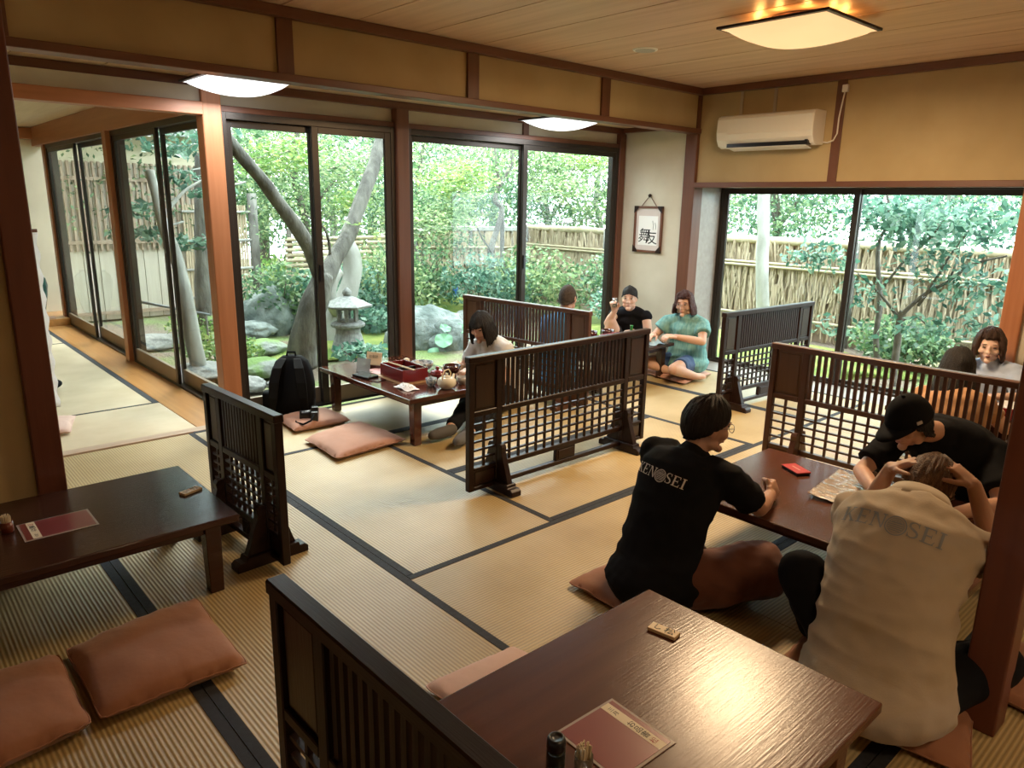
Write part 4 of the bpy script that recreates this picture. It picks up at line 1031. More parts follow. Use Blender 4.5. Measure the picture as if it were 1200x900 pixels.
# --- shrubs and undergrowth
def bush(label, x_, y_, h_, r_, lm, nl, size, group='low bushes in the garden', seed=0, cat='shrub', flat=.5, asp=.6):
    t = thing('shrub', label, cat, (x_, y_, GZ - .03), 0, group)
    rr = random.Random(seed)
    for k in range(5):
        a = rr.random() * 2 * PI
        limb([(0, 0, 0), (.3 * r_ * math.cos(a), .3 * r_ * math.sin(a), h_ * .4), (.7 * r_ * math.cos(a), .7 * r_ * math.sin(a), h_ * .8)], .012, .005, M['bark_dark'], 'stem', t, 6, .01, k)
    leaves('foliage', [((0, 0, h_ * .6), (r_, r_, h_ * .45)), ((r_ * .4, -r_ * .3, h_ * .35), (r_ * .7, r_ * .7, h_ * .35))], size, M[lm], t, nl, seed, flat, asp)
    return t
P_ = lambda u, v: at(u, v, Z=GZ)
for k, (u, v, h_, r_, lm, nl, s_, lb) in enumerate([
    (505, 345, .55, .6, 'leaf_blue', 900, .11, 'broad-leaved bush at the left of the big garden window'),
    (545, 338, .6, .6, 'leaf_blue', 900, .10, 'blue-green bush behind the moss bank'),
    (440, 392, .4, .45, 'leaf_blue', 700, .10, 'low blue-green plants to the right of the stone lantern'),
    (425, 425, .25, .35, 'leaf_blue', 350, .09, 'low plants at the foot of the stone lantern'),
    (445, 350, .45, .5, 'leaf_maple', 600, .10, 'bright green plant beyond the stone lantern'),
    (330, 335, .7, .6, 'leaf_maple', 800, .09, 'bright bush behind the grey boulder'),
    (620, 335, .9, .8, 'leaf_blue', 1200, .09, 'tall bush left of the boy beyond the glass'),
    (470, 318, 1.1, .9, 'leaf_mid', 1600, .08, 'dense green bush behind the tea-table post'),
    (590, 318, 1.2, .9, 'leaf_light', 1700, .08, 'light green bush behind the slim twin stems'),
    (420, 318, 1.1, .8, 'leaf_light', 1400, .08, 'light bush in front of the stacked cane fence'),
    (600, 352, .8, .7, 'leaf_blue', 1300, .08, 'bush just beyond the brown screen, left of the window mullion'),
    (668, 352, .75, .7, 'leaf_light', 1300, .08, 'light bush straight behind the seated boy'),
    (705, 350, .8, .6, 'leaf_mid', 1100, .08, 'bush at the right end of the garden window, by the alcove'),
    (515, 335, .9, .8, 'leaf_mid', 1500, .08, 'bush behind the broad-leaved one, beyond the moss bank'),
    (690, 318, 1.0, .8, 'leaf_light', 1200, .09, 'light bush at the right end of the garden window'),
    (655, 330, .7, .6, 'leaf_blue', 700, .09, 'bush beyond the seated boy'),
    (855, 372, 1.0, .45, 'leaf_light', 900, .07, 'light green bush before the brushwood fence at its left'),
    (905, 372, .8, .5, 'leaf_blue', 700, .10, 'blue-green shrub in front of the fence above the dark screen'),
    (1110, 372, .5, .5, 'leaf_mid', 500, .09, 'low bush at the foot of the brushwood fence'),
    (255, 425, .35, .45, 'leaf_maple', 700, .06, 'feathery light green plant outside the corridor window'),
    (232, 400, .4, .4, 'leaf_maple', 500, .06, 'feathery light green plant farther along the corridor window'),
]):
    p = P_(u, v); bush(lb, p.x, p.y, h_, r_, lm, nl, s_, seed=80 + k)
for k, (x_, y_, h_, r_, lm, lb) in enumerate([(4.5, 9.9, .9, .6, 'leaf_mid', 'bush between the cane fence and the lantern'), (5.15, 9.3, 1.0, .7, 'leaf_blue', 'bush behind the moss bank, at the tea-table post'), (5.9, 9.5, 1.15, .75, 'leaf_light', 'light bush left of the slim twin stems'), (6.7, 9.9, 1.2, .8, 'leaf_mid', 'bush around the slim twin stems'), (7.4, 8.9, 1.0, .75, 'leaf_blue', 'bush straight beyond the window mullion'), (8.1, 8.6, 1.15, .8, 'leaf_light', 'light bush before the corner of the brushwood fences'), (8.8, 7.5, 1.05, .75, 'leaf_mid', 'bush before the brushwood fence at the alcove end'), (8.2, 6.6, .7, .6, 'leaf_blue', 'low bush beyond the alcove wall'), (9.0, 1.6, .8, .6, 'leaf_blue', 'bush at the right end of the brushwood fence'), (8.9, 3.2, .6, .6, 'leaf_mid', 'bush behind the branching shrub')]):
    bush(lb, x_, y_, h_, r_, lm, 1900, .075, seed=200 + k)
# leafy twig sprays hanging in front of the outbuilding
for k, (u, v, Y_) in enumerate([(205, 205, 8.6), (160, 245, 8.3), (230, 285, 8.0), (165, 275, 8.2), (245, 225, 8.4), (200, 175, 8.8)]):
    c = at(u, v, Y=Y_); t = thing('leafy_spray', 'blue-green leaf spray before the outbuilding, %s' % ['below the pale band', 'at the far left', 'low by the cedar post', 'low at the left', 'close to the cedar post', 'highest of them'][k], 'branch', (c.x, c.y, c.z), 0, 'leaf sprays outside the corridor window')
    limb([(.5, .2, .12), (.2, .1, .06), (-.3, 0, 0)], .012, .004, M['bark_pale'], 'twig', t, 6)
    leaves('foliage', [((0, 0, 0), (.32, .25, .09))], .10, M['leaf_blue'], t, 90, 120 + k, .6)
b = at(232, 420, Y=7.6); b.z = GZ - .05
tree('leaning pale trunk outside the corridor window', b, [([b, at(222, 370, Y=7.6), at(208, 310, Y=7.8), at(192, 262, Y=8), at(176, 200, Y=8.2)], .085, .045), ([at(190, 255, Y=8), at(215, 225, Y=8.1), at(243, 208, Y=8.2)], .025, .01)], [(at(200, 150, Y=8.2), (.7, .7, .3))], .10, 'leaf_blue', 300, 'bark_pale', seed=140)
b = at(238, 395, Y=9.6); b.z = GZ - .05
tree('straight brown trunk near the cedar post beyond the corridor window', b, [([b, at(238, 330, Y=9.6), at(237, 270, Y=9.6), at(236, 180, Y=9.6)], .10, .09)], [(at(240, 130, Y=9.6), (1, .8, .4))], .10, 'leaf_mid', 900, 'bark', seed=141)

# --- rocks
def rock(label, c, r_, m_, seed, squash=1, group='garden rocks'):
    bm = bmesh.new(); bmesh.ops.create_icosphere(bm, subdivisions=4, radius=1)
    for v_ in bm.verts:
        p = v_.co.copy(); k = 1 + .22 * noise.noise(p * 1.3 + Vector((seed, 0, 0))) + .12 * noise.noise(p * 3.1 + Vector((0, seed, 0))) + .05 * noise.noise(p * 8)
        q = noise.cell_vector(p * 1.6 + Vector((seed, seed, 0)))
        v_.co = Vector((p.x * r_[0] * k + .02 * q.x, p.y * r_[1] * k, max(-.6, p.z * k) * r_[2] * squash))
    me = bpy.data.meshes.new('rock'); bm.to_mesh(me); bm.free(); me.materials.append(M[m_])
    me.polygons.foreach_set('use_smooth', [True] * len(me.polygons))
    o = new_obj('rock', me); o.location = c
    return tag(o, label, 'rock', group)
def rk(u, v, r_, m_, seed, label):
    p = P_(u, v); return rock(label, (p.x, p.y, GZ + r_[2] * .35), r_, m_, seed)
rk(318, 385, (.42, .36, .42), 'rock', 1, 'large upright grey-green boulder beside the forked tree')
rk(290, 392, (.36, .3, .14), 'rock', 2, 'flat grey rock at the left of the boulder')
rk(302, 412, (.36, .26, .10), 'rock_moss', 3, 'mossy flat rock below the boulder')
rk(300, 437, (.36, .24, .11), 'rock_moss', 4, 'moss-covered rock nearest the left window')
rk(284, 455, (.22, .18, .08), 'granite', 5, 'pale low stone by the left window frame')
rk(335, 452, (.2, .15, .06), 'granite', 6, 'pale stepping stone behind the backpack')
rk(288, 375, (.3, .25, .16), 'granite', 7, 'pale rock in front of the bamboo panel')
rk(498, 402, (.52, .36, .34), 'rock', 8, 'dark layered rock beyond the tea table')
rk(528, 405, (.34, .28, .26), 'rock', 9, 'dark rock under the big round leaves')
rk(460, 383, (.24, .2, .16), 'rock', 10, 'dark stone beside the lantern plants')
rk(640, 345, (.3, .25, .2), 'granite', 11, 'pale stone beyond the brown screen')
rk(225, 440, (.4, .28, .09), 'granite', 12, 'pale flat stone outside the corridor window')
rk(180, 405, (.4, .3, .10), 'granite', 13, 'pale flat stone farther along the corridor')
rk(545, 378, (.22, .2, .14), 'granite', 14, 'small pale stone beside the moss bank')
p = at(510, 366, Z=GZ); mb_ = rock('yellow-green moss bank beyond the dark rock', (p.x, p.y, GZ), (1.3, .7, .20), 'moss', 15); mb_.name = 'moss_bank'; mb_['category'] = 'moss'; mb_['group'] = 'moss banks'
p = at(430, 400, Z=GZ); mb_ = rock('green moss bank around the stone lantern', (p.x, p.y, GZ - .06), (1.3, .8, .12), 'moss', 16); mb_.name = 'moss_bank'; mb_['category'] = 'moss'; mb_['group'] = 'moss banks'
p = at(840, 402, X=8.4); mb_ = rock('bright moss strip outside the right window', (8.3, 5.2, GZ - .03), (1.0, 2.2, .16), 'moss', 17); mb_.name = 'moss_bank'; mb_['category'] = 'moss'; mb_['group'] = 'moss banks'

# --- big round-leaved plant, each leaf a part
pl_ = P_(532, 408); lp = thing('leopard_plant', 'plant with big round pale green leaves before the dark rock', 'plant', (pl_.x, pl_.y, GZ))
rr = random.Random(4)
for k, (u, v, s_) in enumerate([(520, 398, .11), (537, 385, .09), (545, 405, .10), (528, 412, .12), (541, 392, .08), (512, 415, .12), (548, 378, .07), (535, 420, .11), (522, 384, .07)]):
    c = at(u, v, Y=pl_.y - .1 + .06 * k % .2) - Vector((pl_.x, pl_.y, GZ))
    nrm = Vector((rr.uniform(-.4, .4) - .3, -.6, .7)).normalized(); x_ = nrm.orthogonal().normalized(); y_ = nrm.cross(x_)
    ring = [c + (x_ * math.cos(a) + y_ * math.sin(a)) * s_ * (1 - .25 * (math.cos(a / 2) ** 30)) + nrm * .012 * math.cos(5 * a) for a in [2 * PI * q / 20 for q in range(20)]]
    MB().add([c - nrm * .015] + ring, [(0, q + 1, (q + 1) % 20 + 1) for q in range(20)]).build('leaf', M['leaf_big'] if 'leaf_big' in M else M.setdefault('leaf_big', mat('round_leaf', (.11, .27, .14), .4, (.17, .35, .19), 8)), lp, smooth=True)
    MB().tube([c - nrm * .015, c * .5, (0, 0, .0)], [.005, .006, .008], 6).build('stalk', M['leaf_big'], lp)

# --- stone lantern
lp_ = P_(409, 412); ln = thing('stone_lantern', 'small grey stone lantern behind the tea table window', 'lantern', (lp_.x, lp_.y, GZ - .03), .4)
G6 = lambda prof, nm, n_=6: MB().lathe(prof, n_).build(nm, M['granite'], ln, bevel=.006)
G6([(.22, 0), (.20, .10), (.15, .26), (.145, .32)], 'pedestal', 16)
G6([(.15, .32), (.20, .345), (.205, .375), (.16, .40), (.10, .405)], 'collar', 20)
fb = MB()
for k in range(6):
    a = k * PI / 3 + PI / 6
    fb.obox(Matrix.Translation((.115 * math.cos(a), .115 * math.sin(a), .48)) @ Matrix.Rotation(a, 4, 'Z'), .03, .045, .15)
fb.lathe([(.125, .405), (.125, .42)], 6).lathe([(.125, .54), (.125, .555)], 6)
fb.build('fire_box', M['granite'], ln, bevel=.004)
G6([(.12, .555), (.29, .575), (.30, .60), (.18, .655), (.07, .70), (.03, .71)], 'roof')
MB().lathe([(.04, .71), (.055, .735), (.05, .765), (.015, .80), (.004, .805)], 16).build('finial', M['granite'], ln, smooth=True)

# --- brushwood fence along the right garden
FX = 9.6
fe = thing('brushwood_fence', 'tall brushwood fence with bamboo rails along the right garden', 'fence', (FX, 4.0, GZ))
r = np.random.default_rng(5); k = 5200
yy = r.uniform(-4.2, 6.3, k); zz = r.uniform(0, 1.05, k); ln_ = r.uniform(.25, .6, k); xx = r.uniform(-.05, .05, k); w_ = r.uniform(.004, .011, k); sl_ = r.normal(0, .06, k)
V = np.stack([np.stack([xx, yy - w_, zz], 1), np.stack([xx, yy + w_, zz], 1), np.stack([xx + r.normal(0, .02, k), yy + w_ + sl_, np.minimum(zz + ln_, 1.32)], 1), np.stack([xx + .012, yy - w_ + sl_, np.minimum(zz + ln_, 1.32)], 1)], 1).reshape(-1, 3)
stuff(raw_mesh('brushwood', V, np.arange(4 * k).reshape(k, 4), M['twig'], fe))
MB().box(.055, .075, -4.2, 6.3, 0, 1.28).build('backing_board', M['board'], fe)
for z_, dx in ((.30, -.07), (.985, -.075), (1.03, -.07)):
    for dx in (dx,):
        MB().tube([(dx, -4.2, z_ + .02), (dx, 0, z_ - .01), (dx, 6.3, z_)], .018, 8).build('bamboo_rail', M['bamboo'], fe, smooth=True)
MB().tube([(0, -4.2, 1.33), (0, 6.3, 1.33)], .055, 10).build('top_rail', M['bamboo'], fe, smooth=True)
for y_ in (-4.1, -2.0, .1, 2.2, 4.3, 6.25):
    MB().tube([(-.05, y_, 0), (-.05, y_, 1.36)], .035, 8).build('post', M['bark'], fe, smooth=True)
# --- brushwood fence continuing across the back
f2 = thing('brushwood_fence', 'lighter brushwood fence with a pale top rail across the back of the garden', 'fence', (9.6, 10.4, GZ), math.radians(150))
k = 1300; xx = r.uniform(0, 2.0, k); zz = r.uniform(0, 1.0, k); ln_ = r.uniform(.25, .55, k); w_ = r.uniform(.004, .010, k); yy = r.uniform(-.04, .04, k)
V = np.stack([np.stack([xx - w_, yy, zz], 1), np.stack([xx + w_, yy, zz], 1), np.stack([xx + w_ * .5 + r.normal(0, .04, k), yy, np.minimum(zz + ln_, 1.25)], 1), np.stack([xx - w_ + .02, yy, np.minimum(zz + ln_, 1.25)], 1)], 1).reshape(-1, 3)
stuff(raw_mesh('brushwood', V, np.arange(4 * k).reshape(k, 4), M['twig'], f2))
for z_ in (.45, .95):
    MB().tube([(0, .06, z_), (2.0, .06, z_)], .018, 8).build('bamboo_rail', M['bamboo'], f2, smooth=True)
MB().box(-.05, 2.05, -.05, .05, 1.25, 1.33).build('top_rail', M['bark_pale'], f2, bevel=.01)
for x_ in (0, 1.0, 2.0):
    MB().tube([(x_, 0, 0), (x_, 0, 1.3)], .04, 8).build('post', M['bark'], f2, smooth=True)
# --- stacked horizontal bamboo fence and the upright bamboo panel at the back left
f3 = thing('bamboo_fence', 'fence of stacked horizontal bamboo canes beyond the lantern', 'fence', (6.0, 11.6, GZ))
for k in range(13):
    MB().tube([(-.6, .02 * (k % 2), .10 + k * .085), (.8, .02 * ((k + 1) % 2), .11 + k * .085), (2.0, 0, .09 + k * .085)], .034, 8).build('cane', M['bamboo'], f3, smooth=True)
for x_ in (-.5, .75, 1.95):
    MB().tube([(x_, .07, 0), (x_, .07, 1.3)], .045, 8).build('post', M['bark_dark'], f3, smooth=True)
f4 = thing('cane_fence', 'upright woven bamboo panel with white cross rails at the far left of the garden', 'fence', (4.45, 11.8, GZ), math.radians(-4))
for k in range(26):
    MB().tube([(-.55 + k * .037, 0, 0.02), (-.55 + k * .037, .004 * (k % 3), 1.66)], .0165, 6).build('cane', M['twig'], f4)
for z_ in (.25, .68, 1.12, 1.56):
    MB().tube([(-.58, -.03, z_), (.44, -.03, z_)], .02, 8).build('rail', M['bark_pale'], f4, smooth=True)
MB().tube([(.50, 0, 0), (.50, 0, 1.85)], .075, 10).build('post', M['bark'], f4, smooth=True)
# --- low building with a grey roof beyond the garden
hb = thing('garden_pavilion', 'low pavilion with a blue-grey roof behind the slim twin-stemmed tree', 'building', (10.8, 15.2, GZ), math.radians(38))
MB().box(-1.2, 1.2, -.8, .8, 0, 1.5).build('wall', M['plaster_pale'], hb)
MB().prism([(-1.2, 1.5), (1.2, 1.5), (.12, 2.15), (-.12, 2.15)], -1.6, 1.6, 'x').build('roof', mat('blue_grey_roof', (.36, .43, .46), .6), hb)
MB().box(-1.6, 1.6, -1.22, -1.15, 1.42, 1.53).build('eave_board', M['board'], hb)
M['board2'] = wood('taupe_boards', (.42, .36, .29), (.50, .44, .36), 'z', .8)
# --- wing of the house seen through the corridor windows
wg = thing('slatted_outbuilding', 'outbuilding with a brown slatted wall and a pale plaster band beyond the corridor windows', 'building', (2.1, 11.9, GZ))
MB().box(0, 2.2, .06, 1.2, 0, 2.75).build('wall', M['plaster_cream'], wg)
for k in range(11):
    MB().box(.01 + k * .2, .2 + k * .2, .035, .058, 0, 2.22).build('board', M['board2'], wg)
for k in range(28):
    MB().box(.01 + k * .078, .042 + k * .078, -.01, .034, 1.0, 2.24).build('slat', M['board'], wg, bevel=.002, seg=1)
for z_ in (.08, 1.1, 1.98):
    MB().box(0, 2.2, -.02, .0, z_, z_ + .05).build('rail', M['board'], wg)
MB().prism([(-.5, 2.62), (-.5, 2.68), (1.3, 3.3), (1.3, 3.2)], -.2, 2.5, 'x').build('roof', mat('grey_tiles', (.19, .19, .19), .7, (.26, .26, .26), 20), wg)
pp = at(150, 351, Y=8.3); pq = at(246, 369, Y=8.3)
gp = thing('pipe_rail', 'grey metal pipe rail outside the corridor windows', 'pipe', (pp.x, pp.y, GZ))
b0_ = Vector((pp.x, pp.y, GZ))
MB().tube([pp - b0_, pq - b0_], .014, 12).build('pipe', mat('grey_pipe', (.17, .18, .19), .4, metal=.4), gp, smooth=True)
for t_ in (.05, .95):
    q = pp + (pq - pp) * t_ - b0_
    MB().tube([(q.x, q.y, 0), (q.x, q.y, q.z)], .012, 10).build('support', M['bark'], gp, smooth=True)
bs = P_(530, 352); bo = thing('blue_marker', 'small blue glass bottle standing on the moss bank', 'bottle', (bs.x, bs.y - .1, GZ + .06))
MB().lathe([(.04, 0), (.045, .02), (.045, .20), (.018, .25), (.018, .30), (.004, .302)], 16).build('bottle', mat('blue_glass', (.03, .10, .28), .2), bo, smooth=True)
# ------------------------------------------------------------------ people
S = .92
def remesh(mb, name, m_, parent, voxel, it=4, fold=0, fscale=(9, 9, 9), seed=0, keep=None):
    me = mb.mesh(name); tmp = new_obj('tmp', me)
    md = tmp.modifiers.new('r', 'REMESH'); md.mode = 'VOXEL'; md.voxel_size = voxel
    sm = tmp.modifiers.new('s', 'SMOOTH'); sm.iterations = it; sm.factor = .5
    bpy.context.view_layer.update()
    out = bpy.data.meshes.new_from_object(tmp.evaluated_get(bpy.context.evaluated_depsgraph_get()))
    bpy.data.objects.remove(tmp)
    out.name = name; out.materials.clear(); out.materials.append(m_)
    if fold:
        nv = len(out.vertices); co = np.empty(nv * 3, np.float32); out.vertices.foreach_get('co', co); co = co.reshape(-1, 3)
        no = np.empty(nv * 3, np.float32); out.vertex_normals.foreach_get('vector', no); no = no.reshape(-1, 3)
        d = np.array([(1 - abs(noise.noise(Vector((c[0] * fscale[0] + seed, c[1] * fscale[1], c[2] * fscale[2]))) * 2.2)) + .5 * noise.noise(Vector((c[0] * 22, c[1] * 22 + seed, c[2] * 22))) for c in co.tolist()])
        co = co + no * ((d - .4) * fold)[:, None]
        out.vertices.foreach_set('co', co.astype(np.float32).ravel())
    out.polygons.foreach_set('use_smooth', [True] * len(out.polygons)); out.update()
    return new_obj(name, out, parent)

def frame(fwd, up=(0, 0, 1)):
    y = Vector(fwd).normalized(); x = y.cross(Vector(up)).normalized(); z = x.cross(y)
    return Matrix((x, y, z)).transposed()

def torso(mb, pel, chest, neck, hr, sr, grow=0.0, w=1.0, dpt=1.0, low=-.10, top=True):
    """loft along pelvis-chest-neck; hr/sr are the right-hand directions of hips and shoulders"""
    pel, chest, neck = Vector(pel), Vector(chest), Vector(neck); hr, sr = Vector(hr).normalized(), Vector(sr).normalized()
    sec = [(low, .13, .10), (low * .6, .165, .125), (0, .172, .128), (.25, .155, .112), (.45, .152, .110), (.65, .165, .118), (.80, .172, .115), (.92, .150, .095), (1.0, .085, .07)]
    if not top: sec = sec[:-1] + [(.97, .10, .08)]
    L1 = 1.0
    rings = []
    def curve(t):
        if t < 0: return pel + (pel - chest).normalized() * (-t)
        c = chest * 2 - (pel + neck) * .5
        return pel * (1 - t) ** 2 + c * 2 * t * (1 - t) + neck * t * t
    for t, a, b in sec:
        p = curve(t); tg = (curve(min(1, max(t, 0) + .02)) - curve(max(0, max(t, 0) - .02))).normalized()
        r = hr.lerp(sr, min(1, max(0, t))); r = (r - tg * r.dot(tg)).normalized(); f = tg.cross(r)
        rings.append([p + r * ((a * S * w + grow) * math.copysign(abs(math.cos(q)) ** .85, math.cos(q))) + f * ((b * S * dpt + grow) * math.sin(q)) for q in [2 * PI * k / 28 for k in range(28)]])
    mb.loft(rings)

def head_mesh(mb, c, Mh, k=1.0):
    rings = []; n, m = 40, 30
    for j in range(m + 1):
        t = PI * (j + .02) / (m + .04) - PI / 2; ring = []
        for q in range(n):
            a = 2 * PI * q / n
            x, y, z = math.cos(t) * math.cos(a), math.cos(t) * math.sin(a), math.sin(t)
            jw = max(0, min(1, (-z - .05) / .9))
            x *= 1 - .33 * jw; y = y * (1 - .5 * jw) if y < 0 else y * (1 - .03 * jw)
            if y > 0: y *= 1 - .06 * (1 - abs(z))      # flatter face
            ring.append(Vector((x * .0745, y * .094 + .004 * jw, z * .117)) * k)
        rings.append([c + Mh @ p for p in ring])
    mb.loft(rings)
    E = lambda p, r: mb.ell(c + Mh @ (Vector(p) * k), tuple(q * k for q in r), Mh, 16, 10)
    E((0, .094, -.020), (.015, .018, .013)); E((0, .091, .004), (.009, .013, .030))
    E((.013, .086, -.023), (.009, .011, .008)); E((-.013, .086, -.023), (.009, .011, .008))
    for s in (-1, 1):
        E((s * .031, .077, .034), (.026, .012, .008)); E((s * .043, .060, -.018), (.025, .024, .024))
        E((s * .074, -.008, -.004), (.008, .020, .031)); E((s * .050, .02, -.068), (.018, .03, .022))
    E((0, .083, -.053), (.024, .011, .012)); E((0, .076, -.092), (.024, .020, .018))

def face_parts(root, c, Mh, k, iris=(.02, .012, .008), lip=(.38, .13, .11), closed=False, brow=(.02, .014, .01), mouth_open=False):
    E = lambda nm, p, r, m_, par: MB().ell(c + Mh @ (Vector(p) * k), tuple(q * k for q in r), Mh, 14, 8).build(nm, m_, par, smooth=True)
    for s in (-1, 1):
        if not closed:
            e = E('eye', (s * .031, .0775, .015), (.0135, .0082, .0048), M['eyewhite'], root)
            E('iris', (s * .031 , .0845, .0145), (.0058, .0036, .0050), M['iris'], e)
        E('eyelid', (s * .031, .0795, .0205 if not closed else .013), (.0150, .0080, .0026), M['lash'], root)
        E('eyebrow', (s * .033, .0845, .0395), (.017, .0042, .0026), M['lash'], root)
    m_ = M['lip']
    E('upper_lip', (0, .0905, -.0485), (.0175, .0058, .0040), m_, root); E('lower_lip', (0, .089, -.0575), (.0155, .0065, .0050), m_, root)
    if mouth_open: E('mouth', (0, .0935, -.053), (.013, .0045, .0026), M['lash'], root)

def hand(mb, wr, d, nrm, side, curl=(.5, .5, .5, .5), k=1.0, thumb=.6, spread=.12):
    """wr wrist, d finger direction, nrm palm direction, side +1: thumb towards d x nrm"""
    d = Vector(d).normalized(); nrm = Vector(nrm); nrm = (nrm - d * nrm.dot(d)).normalized(); w = d.cross(nrm) * side
    wr = Vector(wr); k *= S
    mb.obox(Matrix.Translation(wr + d * .045 * k) @ Matrix((w, d, nrm)).transposed().to_4x4(), .074 * k, .085 * k, .024 * k)
    mb.ell(wr + d * .045 * k, (.040 * k, .050 * k, .017 * k), Matrix((w, d, nrm)).transposed(), 14, 10)
    for q, (off, ln) in enumerate(((.029, .072), (.0097, .080), (-.0097, .075), (-.028, .060))):
        p = wr + d * .082 * k + w * off * k; dirn = (d + w * off / .03 * spread).normalized(); P = [p - d * .02 * k, p]; a = 0
        for sgm, fr in enumerate((.45, .32, .23)):
            a += curl[q] * (1.0, 1.25, .8)[sgm]
            P.append(P[-1] + (dirn * math.cos(a) + nrm * math.sin(a)) * ln * fr * k)
        mb.tube(P, [.0092 * k, .0092 * k, .0086 * k, .008 * k, .0068 * k], 8, dome=True)
    p = wr + d * .02 * k + w * .03 * k; t1 = (w * .75 + d * .6 + nrm * .25).normalized(); t2 = (w * (.55 - thumb) + d * .75 + nrm * (.25 + thumb * .6)).normalized()
    mb.tube([p - w * .01 * k, p + t1 * .032 * k, p + t1 * .032 * k + t2 * .03 * k, p + t1 * .032 * k + t2 * .055 * k], [.014 * k, .0115 * k, .0098 * k, .008 * k], 8, dome=True)

def hair(root, c, Mh, k, m_, line, drop, vol=.012, jit=.004, name='hair', seed=0, part=0, flare=0.0, clump=18, rows=16, n=120):
    """line(a): polar angle where the hair ends on the head, drop(a): how far it hangs below; a = 0 at the face, +-pi at the back"""
    V = []; top = 10
    for i in range(n):
        a = -PI + 2 * PI * i / n
        te, dl = line(a), drop(a)
        cl = noise.noise(Vector((math.sin(a) * clump * .5, math.cos(a) * clump * .5, seed))) 
        te += .06 * cl; dl = max(0, dl * (1 + .10 * cl)) 
        for j in range(top + 1):
            t = te * (j / top) ** .9
            v_ = vol * (1 + .4 * noise.noise(Vector((math.sin(a) * 2, t * 2, seed)))) + jit * noise.noise(Vector((math.sin(a) * clump, math.cos(a) * clump, t * 2 + seed)))
            if dl <= 0: v_ *= min(1, .12 + (top - j) * .22)
            p = Vector((math.sin(a) * math.sin(t) * (.0765 + v_), math.cos(a) * math.sin(t) * (.096 + v_), math.cos(t) * (.119 + v_)))
            V.append(p)
        last = V[-1]
        for j in range(1, rows + 1):
            f = j / rows
            o_ = 1 + flare * math.sin(f * PI * .75)
            V.append(Vector((last.x * o_, last.y * o_ - .006 * f, last.z - dl * f)) + Vector((math.sin(a), math.cos(a), 0)) * jit * 1.6 * noise.noise(Vector((math.sin(a) * clump, math.cos(a) * clump, f * 1.5 + seed))))
    R_ = top + rows + 1
    V = [c + Mh @ (p * k) for p in V]
    F = [(i * R_ + j, ((i + 1) % n) * R_ + j, ((i + 1) % n) * R_ + j + 1, i * R_ + j + 1) for i in range(n) for j in range(R_ - 1)]
    o = MB().add(V, F).build(name, m_, root, smooth=True)
    bm = bmesh.new(); bm.from_mesh(o.data); bmesh.ops.remove_doubles(bm, verts=bm.verts, dist=.0004); bmesh.ops.recalc_face_normals(bm, faces=bm.faces); bm.to_mesh(o.data); bm.free()
    so = o.modifiers.new('thick', 'SOLIDIFY'); so.thickness = (.012 if max(drop(q * .3) for q in range(11)) > 0 else .006) * k; so.offset = -1
    return o

def skin_mat(name, c1, c2):
    return mat(name, c1, .5, c2, 7, bump=.15, bscale=120, sss=.25)
M['skin_a'] = skin_mat('light_skin', (.56, .34, .25), (.62, .39, .29))
M['skin_b'] = skin_mat('tan_skin', (.42, .23, .15), (.47, .265, .18))
M['skin_c'] = skin_mat('pale_skin', (.72, .50, .41), (.76, .54, .45))
M['eyewhite'] = mat('eye_white', (.62, .58, .55), .3); M['iris'] = mat('dark_iris', (.015, .008, .005), .2)
M['lash'] = mat('dark_lashes', (.02, .013, .01), .7); M['lip'] = mat('lips', (.42, .19, .16), .45)
def hair_mat(name, c1, c2):
    return mat(name, c1, .55, c2, 14, stretch=(6, 6, .6), bump=1, bscale=90, bstretch=(4, 4, .25), bdist=.006, spec=.35)
M['hair_black'] = hair_mat('black_hair', (.008, .006, .006), (.016, .012, .01))
M['hair_brown'] = hair_mat('dark_brown_hair', (.035, .016, .01), (.06, .03, .018))
M['hair_dyed'] = hair_mat('brown_dyed_hair', (.07, .032, .014), (.17, .085, .035))
M['hair_auburn'] = hair_mat('auburn_hair', (.045, .016, .014), (.08, .03, .026))
M['shave'] = mat('cropped_hair', (.03, .022, .018), .9, (.06, .045, .038), 60, bump=.8, bscale=300)

